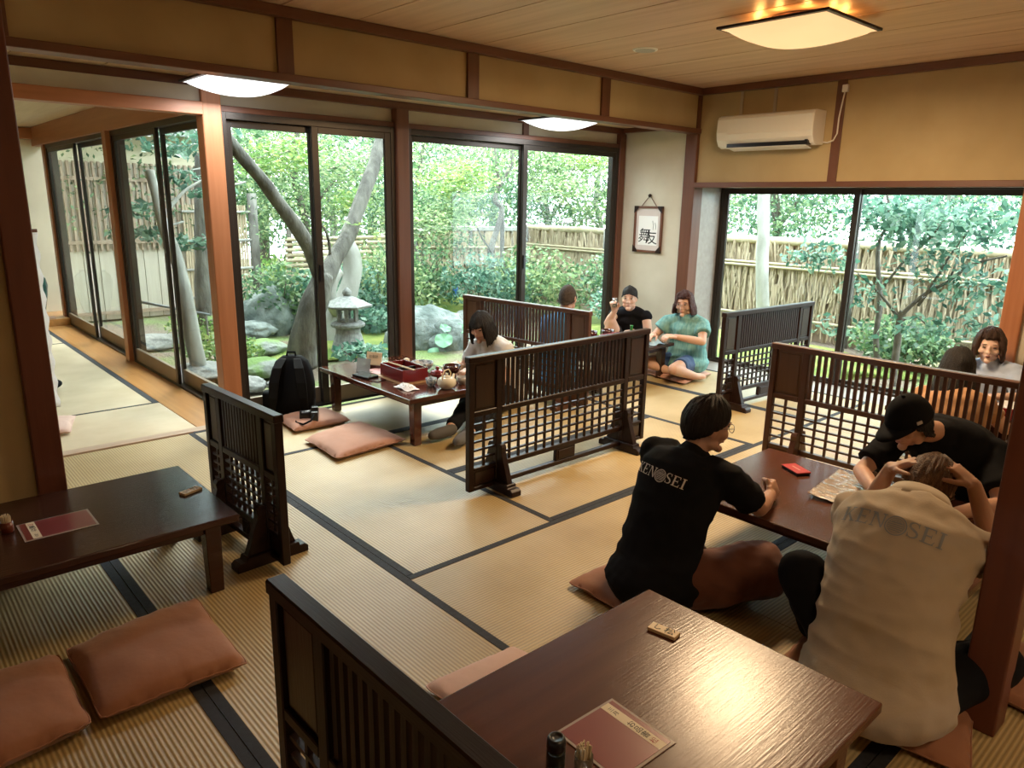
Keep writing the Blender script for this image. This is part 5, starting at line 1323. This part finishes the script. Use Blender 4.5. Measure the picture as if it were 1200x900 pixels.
LENS = lambda c, r: r
def person(label, J, skin='skin_a', voxel=.006, k=1.0, w=1.0, closed=False, group=None, face=True, mouth_open=False, hands=None, feet=True, base=None):
    V_ = {q: Vector(p) for q, p in J.items()}
    base = Vector((V_['pel'].x, V_['pel'].y, 0.0))
    root = thing('person', label, 'person', base, 0, group)
    for q in V_:
        if q not in ('face', 'hr', 'sr', 'up'): V_[q] = V_[q] - base
    mb = MB()
    torso(mb, V_['pel'], V_['chest'], V_['neck'].lerp(V_['chest'], .08), V_['hr'], V_['sr'], w=w * .92, dpt=.92)
    fw = V_['face']; Mh = frame(fw, V_.get('up', (0, 0, 1))); hc = V_['head']
    mb.tube([V_['chest'].lerp(V_['neck'], .86), V_['neck'].lerp(hc, .15), hc - Mh @ Vector((0, .02, .05)) * k], [.050 * S, .054 * S, .052 * S], 16, dome=True)
    head_mesh(mb, hc, Mh, k * S)
    for s in 'LR':
        mb.ell(V_['sh' + s], (.056 * S, .056 * S, .056 * S))
        mb.tube([V_['sh' + s], V_['sh' + s].lerp(V_['el' + s], .45), V_['el' + s]], [.050 * S * w ** .5, .047 * S * w ** .5, .037 * S], 14, dome=True)
        mb.tube([V_['el' + s], V_['el' + s].lerp(V_['wr' + s], .35), V_['wr' + s]], [.037 * S, .039 * S, .0255 * S], 14, dome=True)
        mb.tube([V_['hip' + s], V_['hip' + s].lerp(V_['kn' + s], .5), V_['kn' + s]], [.086 * S, .074 * S, .054 * S], 16, dome=True)
        mb.tube([V_['kn' + s], V_['kn' + s].lerp(V_['an' + s], .3), V_['an' + s]], [.052 * S, .053 * S, .035 * S], 14, dome=True)
        tip = V_['toe' + s]; an = V_['an' + s]; dn = Vector((0, 0, -.018))
        mb.tube([an + (an - tip).normalized() * .025, an.lerp(tip, .55), tip], [.034 * S, .036 * S, .024 * S], 12, dome=True)
        hp = (hands or {}).get(s, {})
        dflt = V_['wr' + s] - V_['el' + s]
        hand(mb, V_['wr' + s], hp.get('d', dflt), hp.get('n', (0, 0, -1)), hp.get('side', -1 if s == 'L' else 1), hp.get('curl', (.3, .32, .34, .36)), thumb=hp.get('thumb', .35), spread=hp.get('spread', .12))
    body = remesh(mb, 'body', M[skin], root, voxel, 3)
    if face: face_parts(root, hc, Mh, k * S, closed=closed, mouth_open=mouth_open)
    return root, V_, Mh, hc, body

def shirt(root, V_, m_, sleeve=.6, w=1.08, grow=.012, fold=.006, voxel=.009, low=-.10, seed=0, name='shirt', sl_r=(.064, .060), dpt=1.05, fscale=(5, 5, 14), nl=.10):
    mb = MB()
    torso(mb, V_['pel'], V_['chest'], V_['neck'].lerp(V_['chest'], max(.03, nl - .08)), V_['hr'], V_['sr'], grow, w, dpt, low)
    mb.ell(V_['neck'].lerp(V_['chest'], nl + .04), (.086 * S, .086 * S, .066 * S))
    mb.tube([V_['chest'].lerp(V_['neck'], .55), V_['neck'].lerp(V_['chest'], nl)], [.125 * S, .088 * S], 18, dome=True)
    if low < -.05: mb.ell(V_['pel'] - Vector((0, 0, .01)), (.19 * S * w * .97 + grow, .19 * S * w * .97 + grow, .125 * S))
    for s in 'LR':
        a, b = V_['sh' + s], V_['sh' + s].lerp(V_['el' + s], max(.05, sleeve))
        mb.ell(a, (.066 * S,) * 3)
        mb.tube([V_['neck'].lerp(a, .15) - Vector((0, 0, .012)), V_['neck'].lerp(a, .6) - Vector((0, 0, .004)), a], [.05 * S, .052 * S, .05 * S], 14, dome=True)
        if sleeve > 0:
            mb.tube([V_['neck'].lerp(a, .45), a, b], [.06 * S, sl_r[0] * S, sl_r[1] * S], 18)
    return remesh(mb, name, m_, root, voxel, 4, fold, fscale, seed)

def trousers(root, V_, m_, upto=1.0, r=(.104, .082, .066, .052), fold=.006, voxel=.010, seed=0, name='trousers', thigh=1.0):
    mb = MB()
    mb.ell(V_['pel'] - Vector((0, 0, .015)), (.165 * S, .165 * S, .112 * S))
    for s in 'LR':
        mb.tube([V_['hip' + s], V_['hip' + s].lerp(V_['kn' + s], .5 * thigh), V_['hip' + s].lerp(V_['kn' + s], thigh)], [r[0] * S, r[1] * S * 1.05, r[1] * S], 18, dome=thigh >= 1)
        if upto > 0: mb.tube([V_['kn' + s], V_['kn' + s].lerp(V_['an' + s], upto)], [r[2] * S, r[3] * S], 16, dome=True)
    return remesh(mb, name, m_, root, voxel, 4, fold, (7, 7, 9), seed)

def cloth(name, c1, c2=None, rough=.85, **kw):
    dark = max(c1) < .05
    return mat(name, c1, .9 if dark else rough, c2 or c1, 8, bump=.25, bscale=180, sheen=0 if dark else .12, spec=.12 if dark else .4, **kw)
legs = lambda hipL, knL, anL, toeL, hipR, knR, anR, toeR: dict(hipL=hipL, knL=knL, anL=anL, toeL=toeL, hipR=hipR, knR=knR, anR=anR, toeR=toeR)

# back lettering in a serif face, wrapped on the shirt
def serif(ch):
    """list of polygons in a unit-height cell, and its width"""
    R_ = lambda x0, y0, x1, y1: [(x0, y0), (x1, y0), (x1, y1), (x0, y1)]
    if ch == 'I': return [R_(.10, 0, .25, 1), R_(0, 0, .35, .07), R_(0, .93, .35, 1)], .42
    if ch == 'K': return [R_(.09, 0, .25, 1), R_(0, 0, .34, .07), R_(0, .93, .34, 1), [(.25, .40), (.62, .95), (.70, .95), (.30, .36)], [(.33, .52), (.42, .60), (.82, .05), (.64, .05)], R_(.55, .93, .80, 1), R_(.56, 0, .90, .07)], .93
    if ch == 'E': return [R_(.09, 0, .25, 1), R_(0, 0, .72, .07), R_(0, .93, .70, 1), R_(.25, .47, .52, .54), R_(.50, .38, .54, .63), [(.66, 0), (.76, .26), (.72, .26), (.60, .05)], [(.62, .95), (.66, .76), (.70, .76), (.70, 1)]], .82
    if ch == 'N': return [R_(.10, 0, .17, 1), R_(0, 0, .28, .07), R_(0, .93, .26, 1), [(.10, 1), (.28, 1), (.80, 0), (.72, 0)], R_(.72, 0, .80, 1), R_(.62, .93, .90, 1)], .96
    if ch == 'S':
        P = [(.56, .80), (.50, .93), (.32, .985), (.14, .92), (.07, .76), (.14, .61), (.33, .52), (.52, .42), (.60, .25), (.52, .08), (.32, .015), (.13, .07), (.06, .22)]
        W = [.03, .04, .035, .07, .085, .09, .10, .09, .085, .07, .035, .04, .03]; out = []
        for i in range(len(P) - 1):
            (x0, y0), (x1, y1) = P[i], P[i + 1]; dx, dy = x1 - x0, y1 - y0; l = math.hypot(dx, dy); nx, ny = -dy / l, dx / l; a, b = W[i] * .75, W[i + 1] * .75
            out.append([(x0 + nx * a, y0 + ny * a), (x0 - nx * a, y0 - ny * a), (x1 - nx * b, y1 - ny * b), (x1 + nx * b, y1 + ny * b)])
        return out + [R_(.54, .72, .58, 1), R_(.05, 0, .09, .28)], .72
def emblem():
    out = []
    for r0, r1 in ((.50, .56), (.40, .43)):
        for q in range(28):
            a, b = 2 * PI * q / 28, 2 * PI * (q + 1) / 28
            out.append([(r0 * math.cos(a), r0 * math.sin(a)), (r1 * math.cos(a), r1 * math.sin(a)), (r1 * math.cos(b), r1 * math.sin(b)), (r0 * math.cos(b), r0 * math.sin(b))])
    for y_ in (-.28, -.17, -.06, .05, .16):
        h_ = math.sqrt(max(0, .38 ** 2 - y_ * y_)); out.append([(-h_, y_ - .022), (h_, y_ - .022), (h_, y_ + .022), (-h_, y_ + .022)])
    for q in range(7):
        a = math.radians(45 + 15 * q); out.append([(.20 * math.cos(a + d) if r_ == 0 else .36 * math.cos(a + d), .20 * math.sin(a + d) if r_ == 0 else .36 * math.sin(a + d)) for r_, d in ((0, -.05), (1, -.05), (1, .05), (0, .05))])
    return out
def lettering(root, target, origin, right, up, size, m_, words=('KEN', '@', 'SEI'), off=.003, name='back_lettering'):
    """project the letters onto the shirt along the back normal"""
    right, up = Vector(right).normalized(), Vector(up).normalized(); nrm = right.cross(up).normalized()
    bm = bmesh.new(); bm.from_mesh(target.data); bvh = BVHTree.FromBMesh(bm)
    polys = []; x_ = 0
    for wd in words:
        if wd == '@':
            x_ += .50; polys += [[(px + x_, py + .42) for px, py in p] for p in [[(a * 1.15, b * 1.15) for a, b in q] for q in emblem()]]; x_ += .66
        else:
            for ch in wd:
                pl, wd_ = serif(ch); polys += [[(px + x_, py) for px, py in p] for p in pl]; x_ += wd_ + .06
    half = x_ / 2; mb = MB()
    def proj(px, py):
        p = Vector(origin) + right * (px - half) * size + up * (py - .5) * size + nrm * .3
        loc, no, _, _ = bvh.ray_cast(p, -nrm)
        return (loc + nrm * off) if loc is not None else p - nrm * .3
    for p in polys:
        # subdivide the polygon so it follows the folds
        n4 = 4
        if len(p) == 4:
            A, B, C_, D = p; g = []
            for j in range(n4 + 1):
                for i in range(n4 + 1):
                    u, v = i / n4, j / n4
                    g.append(proj((A[0] * (1 - u) + B[0] * u) * (1 - v) + (D[0] * (1 - u) + C_[0] * u) * v, (A[1] * (1 - u) + B[1] * u) * (1 - v) + (D[1] * (1 - u) + C_[1] * u) * v))
            mb.add(g, [(j * 5 + i, j * 5 + i + 1, (j + 1) * 5 + i + 1, (j + 1) * 5 + i) for j in range(n4) for i in range(n4)])
    bm.free()
    return mb.build(name, m_, target)

def glasses(root, c, Mh, k, m_):
    g = MB(); T_ = lambda x, y, z: c + Mh @ (Vector((x, y, z)) * k)
    for s in (-1, 1):
        g.tube([T_(s * .032 + .023 * math.cos(a), .104 - .004 * abs(math.cos(a)), .012 + .018 * math.sin(a)) for a in [2 * PI * q / 18 for q in range(19)]], .0017 * k, 6)
        g.tube([T_(s * .055, .100, .017), T_(s * .076, .06, .018), T_(s * .080, -.005, .012)], .0015 * k, 6)
    g.tube([T_(-.009, .105, .016), T_(0, .108, .019), T_(.009, .105, .016)], .0016 * k, 6)
    return g.build('glasses', m_, root, smooth=True)

def hairline(front, side, back):
    """smooth blend of the three polar angles"""
    def f(a):
        c_ = math.cos(a)
        return side + (front - side) * max(0, c_) ** 1.2 if c_ > 0 else side + (back - side) * (-c_) ** .8
    return f

# ---------------------------------------------------------------- 1 man in black T-shirt, seen from behind
J = dict(pel=(2.19, 1.56, .135), chest=(2.285, 1.575, .39), neck=(2.40, 1.57, .578), head=(2.455, 1.555, .69), face=(.86, -.50, -.16), hr=(0, -1, 0), sr=(-.05, -1, -.05),
         shL=(2.37, 1.735, .555), elL=(2.52, 1.82, .37), wrL=(2.73, 1.70, .36), shR=(2.375, 1.405, .54), elR=(2.565, 1.355, .375), wrR=(2.735, 1.40, .375),
         **legs((2.25, 1.66, .13), (2.50, 1.80, .13), (2.48, 1.52, .055), (2.46, 1.40, .04), (2.24, 1.45, .13), (2.475, 1.28, .165), (2.56, 1.47, .06), (2.58, 1.58, .04)))
p1, V_, Mh, hc, body = person('man in a black T-shirt with white back lettering, sitting cross-legged with his back to us', J, 'skin_b', .0052, w=1.0,
    hands=dict(R=dict(d=(.75, .2, .12), n=(0.2, .9, -.25), side=1, curl=(1.1, 1.15, 1.15, 1.1), thumb=.7), L=dict(d=(1, -.3, -.05), n=(0, 0, -1), curl=(.2, .2, .2, .2))))
tee = shirt(p1, V_, cloth('black_tshirt', (.006, .006, .007), (.009, .009, .010)), sleeve=.74, w=1.10, grow=.014, fold=.006, seed=3, sl_r=(.070, .074), low=-.085)
tee.name = 't_shirt'
trousers(p1, V_, cloth('rust_brown_cotton', (.095, .03, .016), (.125, .042, .022)), r=(.115, .125, .125, .10), fold=.012, seed=4, upto=.75)
hair(p1, hc, Mh, S, M['hair_black'], hairline(1.05, 1.52, 2.08), lambda a: 0, vol=.020, jit=.010, seed=2, clump=34)
glasses(p1, hc, Mh, S, mat('thin_wire', (.25, .22, .2), .3, metal=.8))
lettering(p1, tee, V_['neck'] + Vector((-.11, .025, -.075)), (-.06, -1, -.04), (.42, -.02, 1), .040, mat('white_print', (.62, .58, .50), .7))

# ---------------------------------------------------------------- 2 man in cream polo shirt, holding his head
J = dict(pel=(2.15, .70, .15), chest=(2.27, .735, .42), neck=(2.475, .765, .605), head=(2.635, .785, .625), face=(.80, .06, -.60), hr=(.1, -1, 0), sr=(.12, -1, 0), up=(.6, 0, .8),
         shL=(2.405, .945, .545), elL=(2.64, 1.00, .42), wrL=(2.632, .912, .66), shR=(2.405, .575, .545), elR=(2.67, .56, .43), wrR=(2.66, .66, .665),
         **legs((2.19, .80, .14), (2.22, .99, .36), (2.42, 1.02, .065), (2.53, 1.04, .04), (2.22, .60, .13), (2.51, .48, .16), (2.45, .74, .055), (2.40, .84, .04)))
p2, V_, Mh, hc, body = person('man in a cream polo shirt bent over the table with both hands on his head', J, 'skin_b', .0052, w=1.05,
    hands=dict(L=dict(d=(.03, -.80, .50), n=(.05, -.5, -.85), side=-1, curl=(.22, .24, .25, .28), thumb=.1, spread=.3), R=dict(d=(.0, .80, .50), n=(.05, .5, -.85), side=1, curl=(.22, .24, .25, .28), thumb=.1, spread=.3)))
polo = shirt(p2, V_, cloth('cream_polo_cotton', (.385, .31, .22), (.41, .33, .235)), sleeve=.42, w=1.24, grow=.018, fold=.0105, seed=8, sl_r=(.076, .078), low=-.075, dpt=1.15, fscale=(6, 3, 13))
polo.name = 'polo_shirt'
# collar folded around the neck
cb = MB(); ax = (V_['neck'] - V_['chest']).normalized(); rr_ = Vector((.1, -1, 0)).normalized(); ff = ax.cross(rr_)
rings = []
for q in range(25):
    a = math.radians(-200 + 220 * q / 24); e = rr_ * math.cos(a) * .085 + ff * math.sin(a) * .078
    o_ = V_['neck'] + Vector((.012, 0, 0))
    rings.append([o_ + e * .86 + ax * .034, o_ + e * 1.02 + ax * .042, o_ + e * 1.42 - ax * .016, o_ + e * 1.34 - ax * .022])
cb.loft(rings); cb.build('collar', polo.data.materials[0], polo, smooth=True)
trousers(p2, V_, cloth('black_trousers', (.007, .007, .008)), r=(.112, .088, .078, .06), fold=.006, seed=9)
hair(p2, hc, Mh, S, M['hair_dyed'], hairline(1.05, 1.70, 2.05), lambda a: 0.0, vol=.016, jit=.010, seed=5, clump=30)
lettering(p2, polo, V_['neck'] + Vector((-.115, .0, -.075)), (.06, -1, -.02), (.80, 0, 1), .049, mat('grey_print', (.21, .22, .23), .8))

# ---------------------------------------------------------------- 3 man in a black cap
J = dict(pel=(3.70, .96, .14), chest=(3.62, .97, .42), neck=(3.41, 1.01, .605), head=(3.27, 1.085, .665), face=(-.84, .36, -.46), hr=(0, 1, 0), sr=(.12, 1, 0),
         shR=(3.44, 1.18, .535), elR=(3.25, 1.25, .40), wrR=(3.08, 1.11, .385), shL=(3.50, .82, .55), elL=(3.33, .72, .39), wrL=(3.12, .83, .375),
         **legs((3.66, .87, .14), (3.47, .70, .15), (3.40, .95, .06), (3.38, 1.06, .04), (3.66, 1.05, .14), (3.49, 1.26, .15), (3.52, 1.02, .055), (3.50, .92, .04)))
p3, V_, Mh, hc, body = person('man in a black cap and black T-shirt looking down at the table', J, 'skin_b', .0056,
    hands=dict(R=dict(d=(-.8, -.5, .1), n=(.2, -.3, -.9), side=1, curl=(.5, .55, .6, .6)), L=dict(d=(-1, .2, 0), n=(0, 0, -1), curl=(.3, .3, .3, .3))), closed=True)
tee3 = shirt(p3, V_, cloth('black_tshirt_jersey', (.007, .007, .008)), sleeve=.75, w=1.12, grow=.014, fold=.006, seed=13, sl_r=(.070, .074)); tee3.name = 't_shirt'
MB().ell(V_['neck'].lerp(V_['shR'], .55) + Vector((-.062, .03, -.055)), (.004, .012, .008)).build('chest_print', mat('small_white_print', (.5, .5, .5), .7), tee3)
trousers(p3, V_, cloth('charcoal_trousers', (.012, .012, .014)), seed=14)
hair(p3, hc, Mh, S, M['hair_black'], hairline(.7, 1.75, 2.2), lambda a: .03 if abs(a) > 1.5 else 0, vol=.010, jit=.006, seed=6)
ck_ = S * 1.0; capm = cloth('black_cap_cloth', (.007, .007, .008)); V = []; n = 40
for j in range(13):
    for i in range(n):
        a = 2 * PI * i / n; t = 1.50 * (j + .02) / 12
        V.append(hc + Mh @ (Vector((math.sin(a) * math.sin(t) * .094, math.cos(a) * math.sin(t) * .113, .012 + math.cos(t) * .132)) * ck_))
cp = MB().add(V, [(j * n + i, j * n + (i + 1) % n, (j + 1) * n + (i + 1) % n, (j + 1) * n + i) for j in range(12) for i in range(n)]).build('cap', capm, p3, smooth=True)
so = cp.modifiers.new('thick', 'SOLIDIFY'); so.thickness = .005
rings = []
for q in range(21):
    a = math.radians(-62 + 124 * q / 20); e = 1 - abs((q - 10) / 10) ** 2.4
    i_ = Vector((math.sin(a) * .092, math.cos(a) * .110, .022)); o_ = i_ + Vector((0, .078 * e, -.016 * e - .012 * abs(math.sin(a)) ** 2))
    rings.append([hc + Mh @ (p_ * ck_) for p_ in (i_, o_, o_ + Vector((0, 0, .005)), i_ + Vector((0, 0, .007)))])
MB().loft(rings).build('brim', capm, cp, smooth=True)
MB().ell(hc + Mh @ (Vector((0, 0, .145)) * ck_), (.009, .009, .005)).build('button', capm, cp, smooth=True)
MB().obox(Matrix.Translation(hc + Mh @ (Vector((-.0915, .03, .045)) * ck_)) @ (Mh.to_4x4() @ Matrix.Rotation(-.25, 4, 'Z')), .004, .022, .014).build('side_patch', mat('pale_patch', (.45, .42, .38), .7), cp)

# ---------------------------------------------------------------- 4 woman at the tea table
J = dict(pel=(3.64, 4.12, .13), chest=(3.585, 4.115, .36), neck=(3.475, 4.11, .535), head=(3.41, 4.12, .645), face=(-.90, -.30, -.34), hr=(0, 1, 0), sr=(.05, 1, 0),
         shR=(3.47, 4.265, .475), elR=(3.40, 4.34, .28), wrR=(3.25, 4.22, .37), shL=(3.50, 3.955, .485), elL=(3.44, 3.88, .28), wrL=(3.25, 4.0, .37),
         **legs((3.58, 4.03, .12), (3.22, 3.80, .14), (2.86, 3.60, .055), (2.73, 3.54, .05), (3.58, 4.2, .12), (3.18, 3.98, .13), (2.83, 3.76, .05), (2.68, 3.74, .05)))
p4, V_, Mh, hc, body = person('woman with dark bobbed hair looking down at the tea table', J, 'skin_a', .006, closed=True,
    hands=dict(L=dict(d=(-1, .1, 0), curl=(.3, .3, .3, .3)), R=dict(d=(-1, -.2, 0), curl=(.3, .3, .3, .3))))
sh4 = shirt(p4, V_, cloth('pale_beige_top', (.50, .50, .50), (.57, .56, .55)), sleeve=.6, w=1.0, grow=.010, fold=.005, seed=21, nl=.17); sh4.name = 'top'
trousers(p4, V_, cloth('black_loose_trousers', (.01, .01, .012)), seed=22, upto=.8)
for s in 'LR':
    MB().tube([V_['an' + s] + (V_['an' + s] - V_['toe' + s]).normalized() * .03, V_['an' + s].lerp(V_['toe' + s], .6), V_['toe' + s]], [.038, .040, .029], 12, dome=True).build('sock', cloth('grey_sock', (.10, .095, .09)), p4, smooth=True)
hair(p4, hc, Mh, S, M['hair_black'], lambda a: 1.05 + .12 * math.cos(a * 2) if abs(a) < .75 else 1.55, lambda a: .022 if abs(a) < .75 else .115 + .02 * math.cos(a), vol=.018, jit=.006, seed=9, flare=.10)

# ---------------------------------------------------------------- 5 boy behind the brown screen
J = dict(pel=(4.20, 4.10, .14), chest=(4.215, 4.11, .42), neck=(4.27, 4.12, .64), head=(4.315, 4.125, .79), face=(.88, .42, -.08), hr=(.35, -1, 0), sr=(.35, -1, 0),
         shR=(4.31, 3.96, .585), elR=(4.36, 3.93, .37), wrR=(4.50, 4.05, .385), shL=(4.23, 4.27, .585), elL=(4.33, 4.36, .37), wrL=(4.50, 4.28, .385),
         **legs((4.24, 4.18, .14), (4.50, 4.38, .14), (4.55, 4.10, .05), (4.57, 4.0, .04), (4.25, 4.02, .14), (4.48, 3.86, .14), (4.47, 4.14, .055), (4.45, 4.25, .04)))
p5, V_, Mh, hc, body = person('person with cropped hair in a blue top, behind the brown screen, back to us', J, 'skin_b', .0075)
shirt(p5, V_, cloth('bright_blue_cotton', (.02, .22, .50), (.03, .27, .56)), seed=31)
trousers(p5, V_, cloth('dark_shorts', (.03, .03, .04)), upto=.2, seed=32)
hair(p5, hc, Mh, S, M['shave'], hairline(1.0, 1.55, 2.0), lambda a: 0.0, vol=.003, jit=.001, seed=3)

# ---------------------------------------------------------------- 6 man in the black sleeveless top
J = dict(pel=(5.74, 4.62, .13), chest=(5.725, 4.60, .36), neck=(5.635, 4.535, .54), head=(5.575, 4.50, .655), face=(-.84, -.50, -.10), hr=(-.5, .85, 0), sr=(-.5, .85, 0),
         shR=(5.55, 4.655, .485), elR=(5.38, 4.60, .42), wrR=(5.37, 4.50, .56), shL=(5.70, 4.385, .485), elL=(5.66, 4.30, .25), wrL=(5.50, 4.38, .36),
         **legs((5.68, 4.55, .12), (5.50, 4.28, .13), (5.40, 4.50, .055), (5.33, 4.54, .04), (5.66, 4.66, .13), (5.39, 4.56, .44), (5.42, 4.68, .07), (5.30, 4.66, .04)))
p6, V_, Mh, hc, body = person('man in a black sleeveless top raising a small glass in the far corner', J, 'skin_a', .006,
    hands=dict(R=dict(d=(-.3, .1, 1), n=(-.8, -.5, .1), side=1, curl=(.8, .8, .85, .85), thumb=.6), L=dict(d=(-1, .1, 0), curl=(.3, .3, .3, .3))))
t6 = shirt(p6, V_, cloth('black_vest_jersey', (.008, .008, .010)), sleeve=0, w=1.03, grow=.010, fold=.004, seed=41, nl=.2); t6.name = 'sleeveless_top'
trousers(p6, V_, cloth('dark_grey_shorts', (.03, .03, .035)), upto=0, thigh=.7, seed=42, name='shorts')
hair(p6, hc, Mh, S, M['hair_black'], hairline(.98, 1.45, 2.05), lambda a: 0.0, vol=.015, jit=.006, seed=4, clump=50)
g_ = V_['wrR'] + Vector((-.035, -.02, .075)) + Vector((5.74, 4.62, 0))
gl = thing('drinking_glass', 'small clear drinking glass in the hand of the man in the black sleeveless top', 'glass', g_)
MB().lathe([(.02, -.04), (.024, .045), (.0225, .045), (.0185, -.034), (.003, -.034)], 20).build('tumbler', mat('clear_glass', (.8, .85, .85), .05, trans=.9), gl, smooth=True)

# ---------------------------------------------------------------- 7 woman with glasses in teal
J = dict(pel=(5.66, 3.86, .14), chest=(5.65, 3.86, .38), neck=(5.60, 3.86, .56), head=(5.56, 3.855, .675), face=(-.92, -.30, -.14), hr=(-.2, 1, 0), sr=(-.2, 1, 0),
         shR=(5.555, 4.01, .50), elR=(5.45, 4.09, .36), wrR=(5.30, 3.98, .405), shL=(5.635, 3.70, .50), elL=(5.50, 3.60, .375), wrL=(5.31, 3.76, .42),
         **legs((5.60, 3.79, .13), (5.24, 3.70, .145), (5.50, 3.64, .055), (5.60, 3.62, .04), (5.60, 3.95, .13), (5.30, 4.06, .145), (5.46, 3.86, .055), (5.56, 3.82, .04)))
p7, V_, Mh, hc, body = person('woman with glasses in a teal blouse and denim shorts at the far corner table', J, 'skin_a', .006,
    hands=dict(L=dict(d=(-.9, .3, .1), n=(.2, .2, -1), curl=(.5, .5, .55, .6)), R=dict(d=(-1, -.2, 0), curl=(.4, .4, .4, .4))))
teal = mat('teal_print_blouse', (.10, .27, .27), .85, (.20, .40, .38), 16, stretch=(3, 3, .6), bump=.2, bscale=150)
b7 = shirt(p7, V_, teal, sleeve=.55, w=1.12, grow=.016, fold=.007, seed=51, sl_r=(.072, .082), low=-.06, nl=.15); b7.name = 'blouse'
trousers(p7, V_, cloth('blue_denim', (.03, .07, .17), (.045, .09, .20)), upto=0, thigh=.62, seed=52, name='shorts')
hair(p7, hc, Mh, S, M['hair_auburn'], lambda a: .84 if abs(a) < .92 else 1.5, lambda a: .0 if abs(a) < .92 else .10 + .03 * (abs(a) > 1.8), vol=.022, jit=.006, seed=15, flare=.18)
glasses(p7, hc, Mh, S, mat('steel_frame', (.35, .3, .3), .3, metal=.8))

# ---------------------------------------------------------------- 8 woman with long black hair, behind the right screen
J = dict(pel=(4.52, 1.28, .14), chest=(4.53, 1.29, .38), neck=(4.585, 1.315, .545), head=(4.63, 1.335, .665), face=(.97, .1, -.18), hr=(0, -1, 0), sr=(0, -1, 0),
         shR=(4.58, 1.15, .49), elR=(4.68, 1.06, .36), wrR=(4.86, 1.16, .39), shL=(4.58, 1.47, .49), elL=(4.68, 1.56, .36), wrL=(4.86, 1.45, .39),
         **legs((4.56, 1.36, .13), (4.84, 1.56, .13), (4.86, 1.3, .05), (4.86, 1.2, .04), (4.56, 1.2, .13), (4.84, 1.02, .13), (4.78, 1.3, .055), (4.78, 1.4, .04)))
p8, V_, Mh, hc, body = person('woman with long straight black hair, only her head above the right-hand screen', J, 'skin_a', .0075)
t8 = shirt(p8, V_, cloth('tan_knit', (.36, .19, .09), (.42, .23, .12)), sleeve=.5, seed=61); t8.name = 'top'
trousers(p8, V_, cloth('dark_brown_skirt_cloth', (.04, .025, .02)), seed=62)
hair(p8, hc, Mh, S, M['hair_black'], lambda a: 1.1 if abs(a) < .6 else 1.5, lambda a: .02 if abs(a) < .6 else .26, vol=.022, jit=.004, seed=16, flare=.22)

# ---------------------------------------------------------------- 9 woman in pale blue facing us
J = dict(pel=(5.80, 1.46, .14), chest=(5.785, 1.46, .37), neck=(5.73, 1.465, .53), head=(5.685, 1.47, .65), face=(-.93, -.28, -.16), hr=(0, 1, 0), sr=(0, 1, 0),
         shR=(5.72, 1.62, .475), elR=(5.58, 1.68, .34), wrR=(5.36, 1.56, .385), shL=(5.745, 1.305, .48), elL=(5.62, 1.20, .35), wrL=(5.36, 1.30, .385),
         **legs((5.76, 1.38, .13), (5.46, 1.22, .13), (5.48, 1.46, .05), (5.48, 1.56, .04), (5.76, 1.54, .13), (5.46, 1.70, .13), (5.56, 1.46, .055), (5.56, 1.36, .04)))
p9, V_, Mh, hc, body = person('woman in a pale blue blouse facing us above the right-hand screen', J, 'skin_c', .006, closed=True, mouth_open=True)
t9 = shirt(p9, V_, cloth('pale_blue_blouse_cotton', (.36, .44, .60), (.44, .52, .68)), sleeve=.8, w=1.08, grow=.014, fold=.008, seed=71, sl_r=(.080, .085), nl=.2); t9.name = 'blouse'
trousers(p9, V_, cloth('grey_trousers', (.10, .10, .12)), seed=72)
hair(p9, hc, Mh, S, M['hair_brown'], lambda a: .80 + .12 * abs(a) if abs(a) < .95 else 1.5, lambda a: .0 if abs(a) < .95 else .105, vol=.020, jit=.006, seed=17, flare=.0)
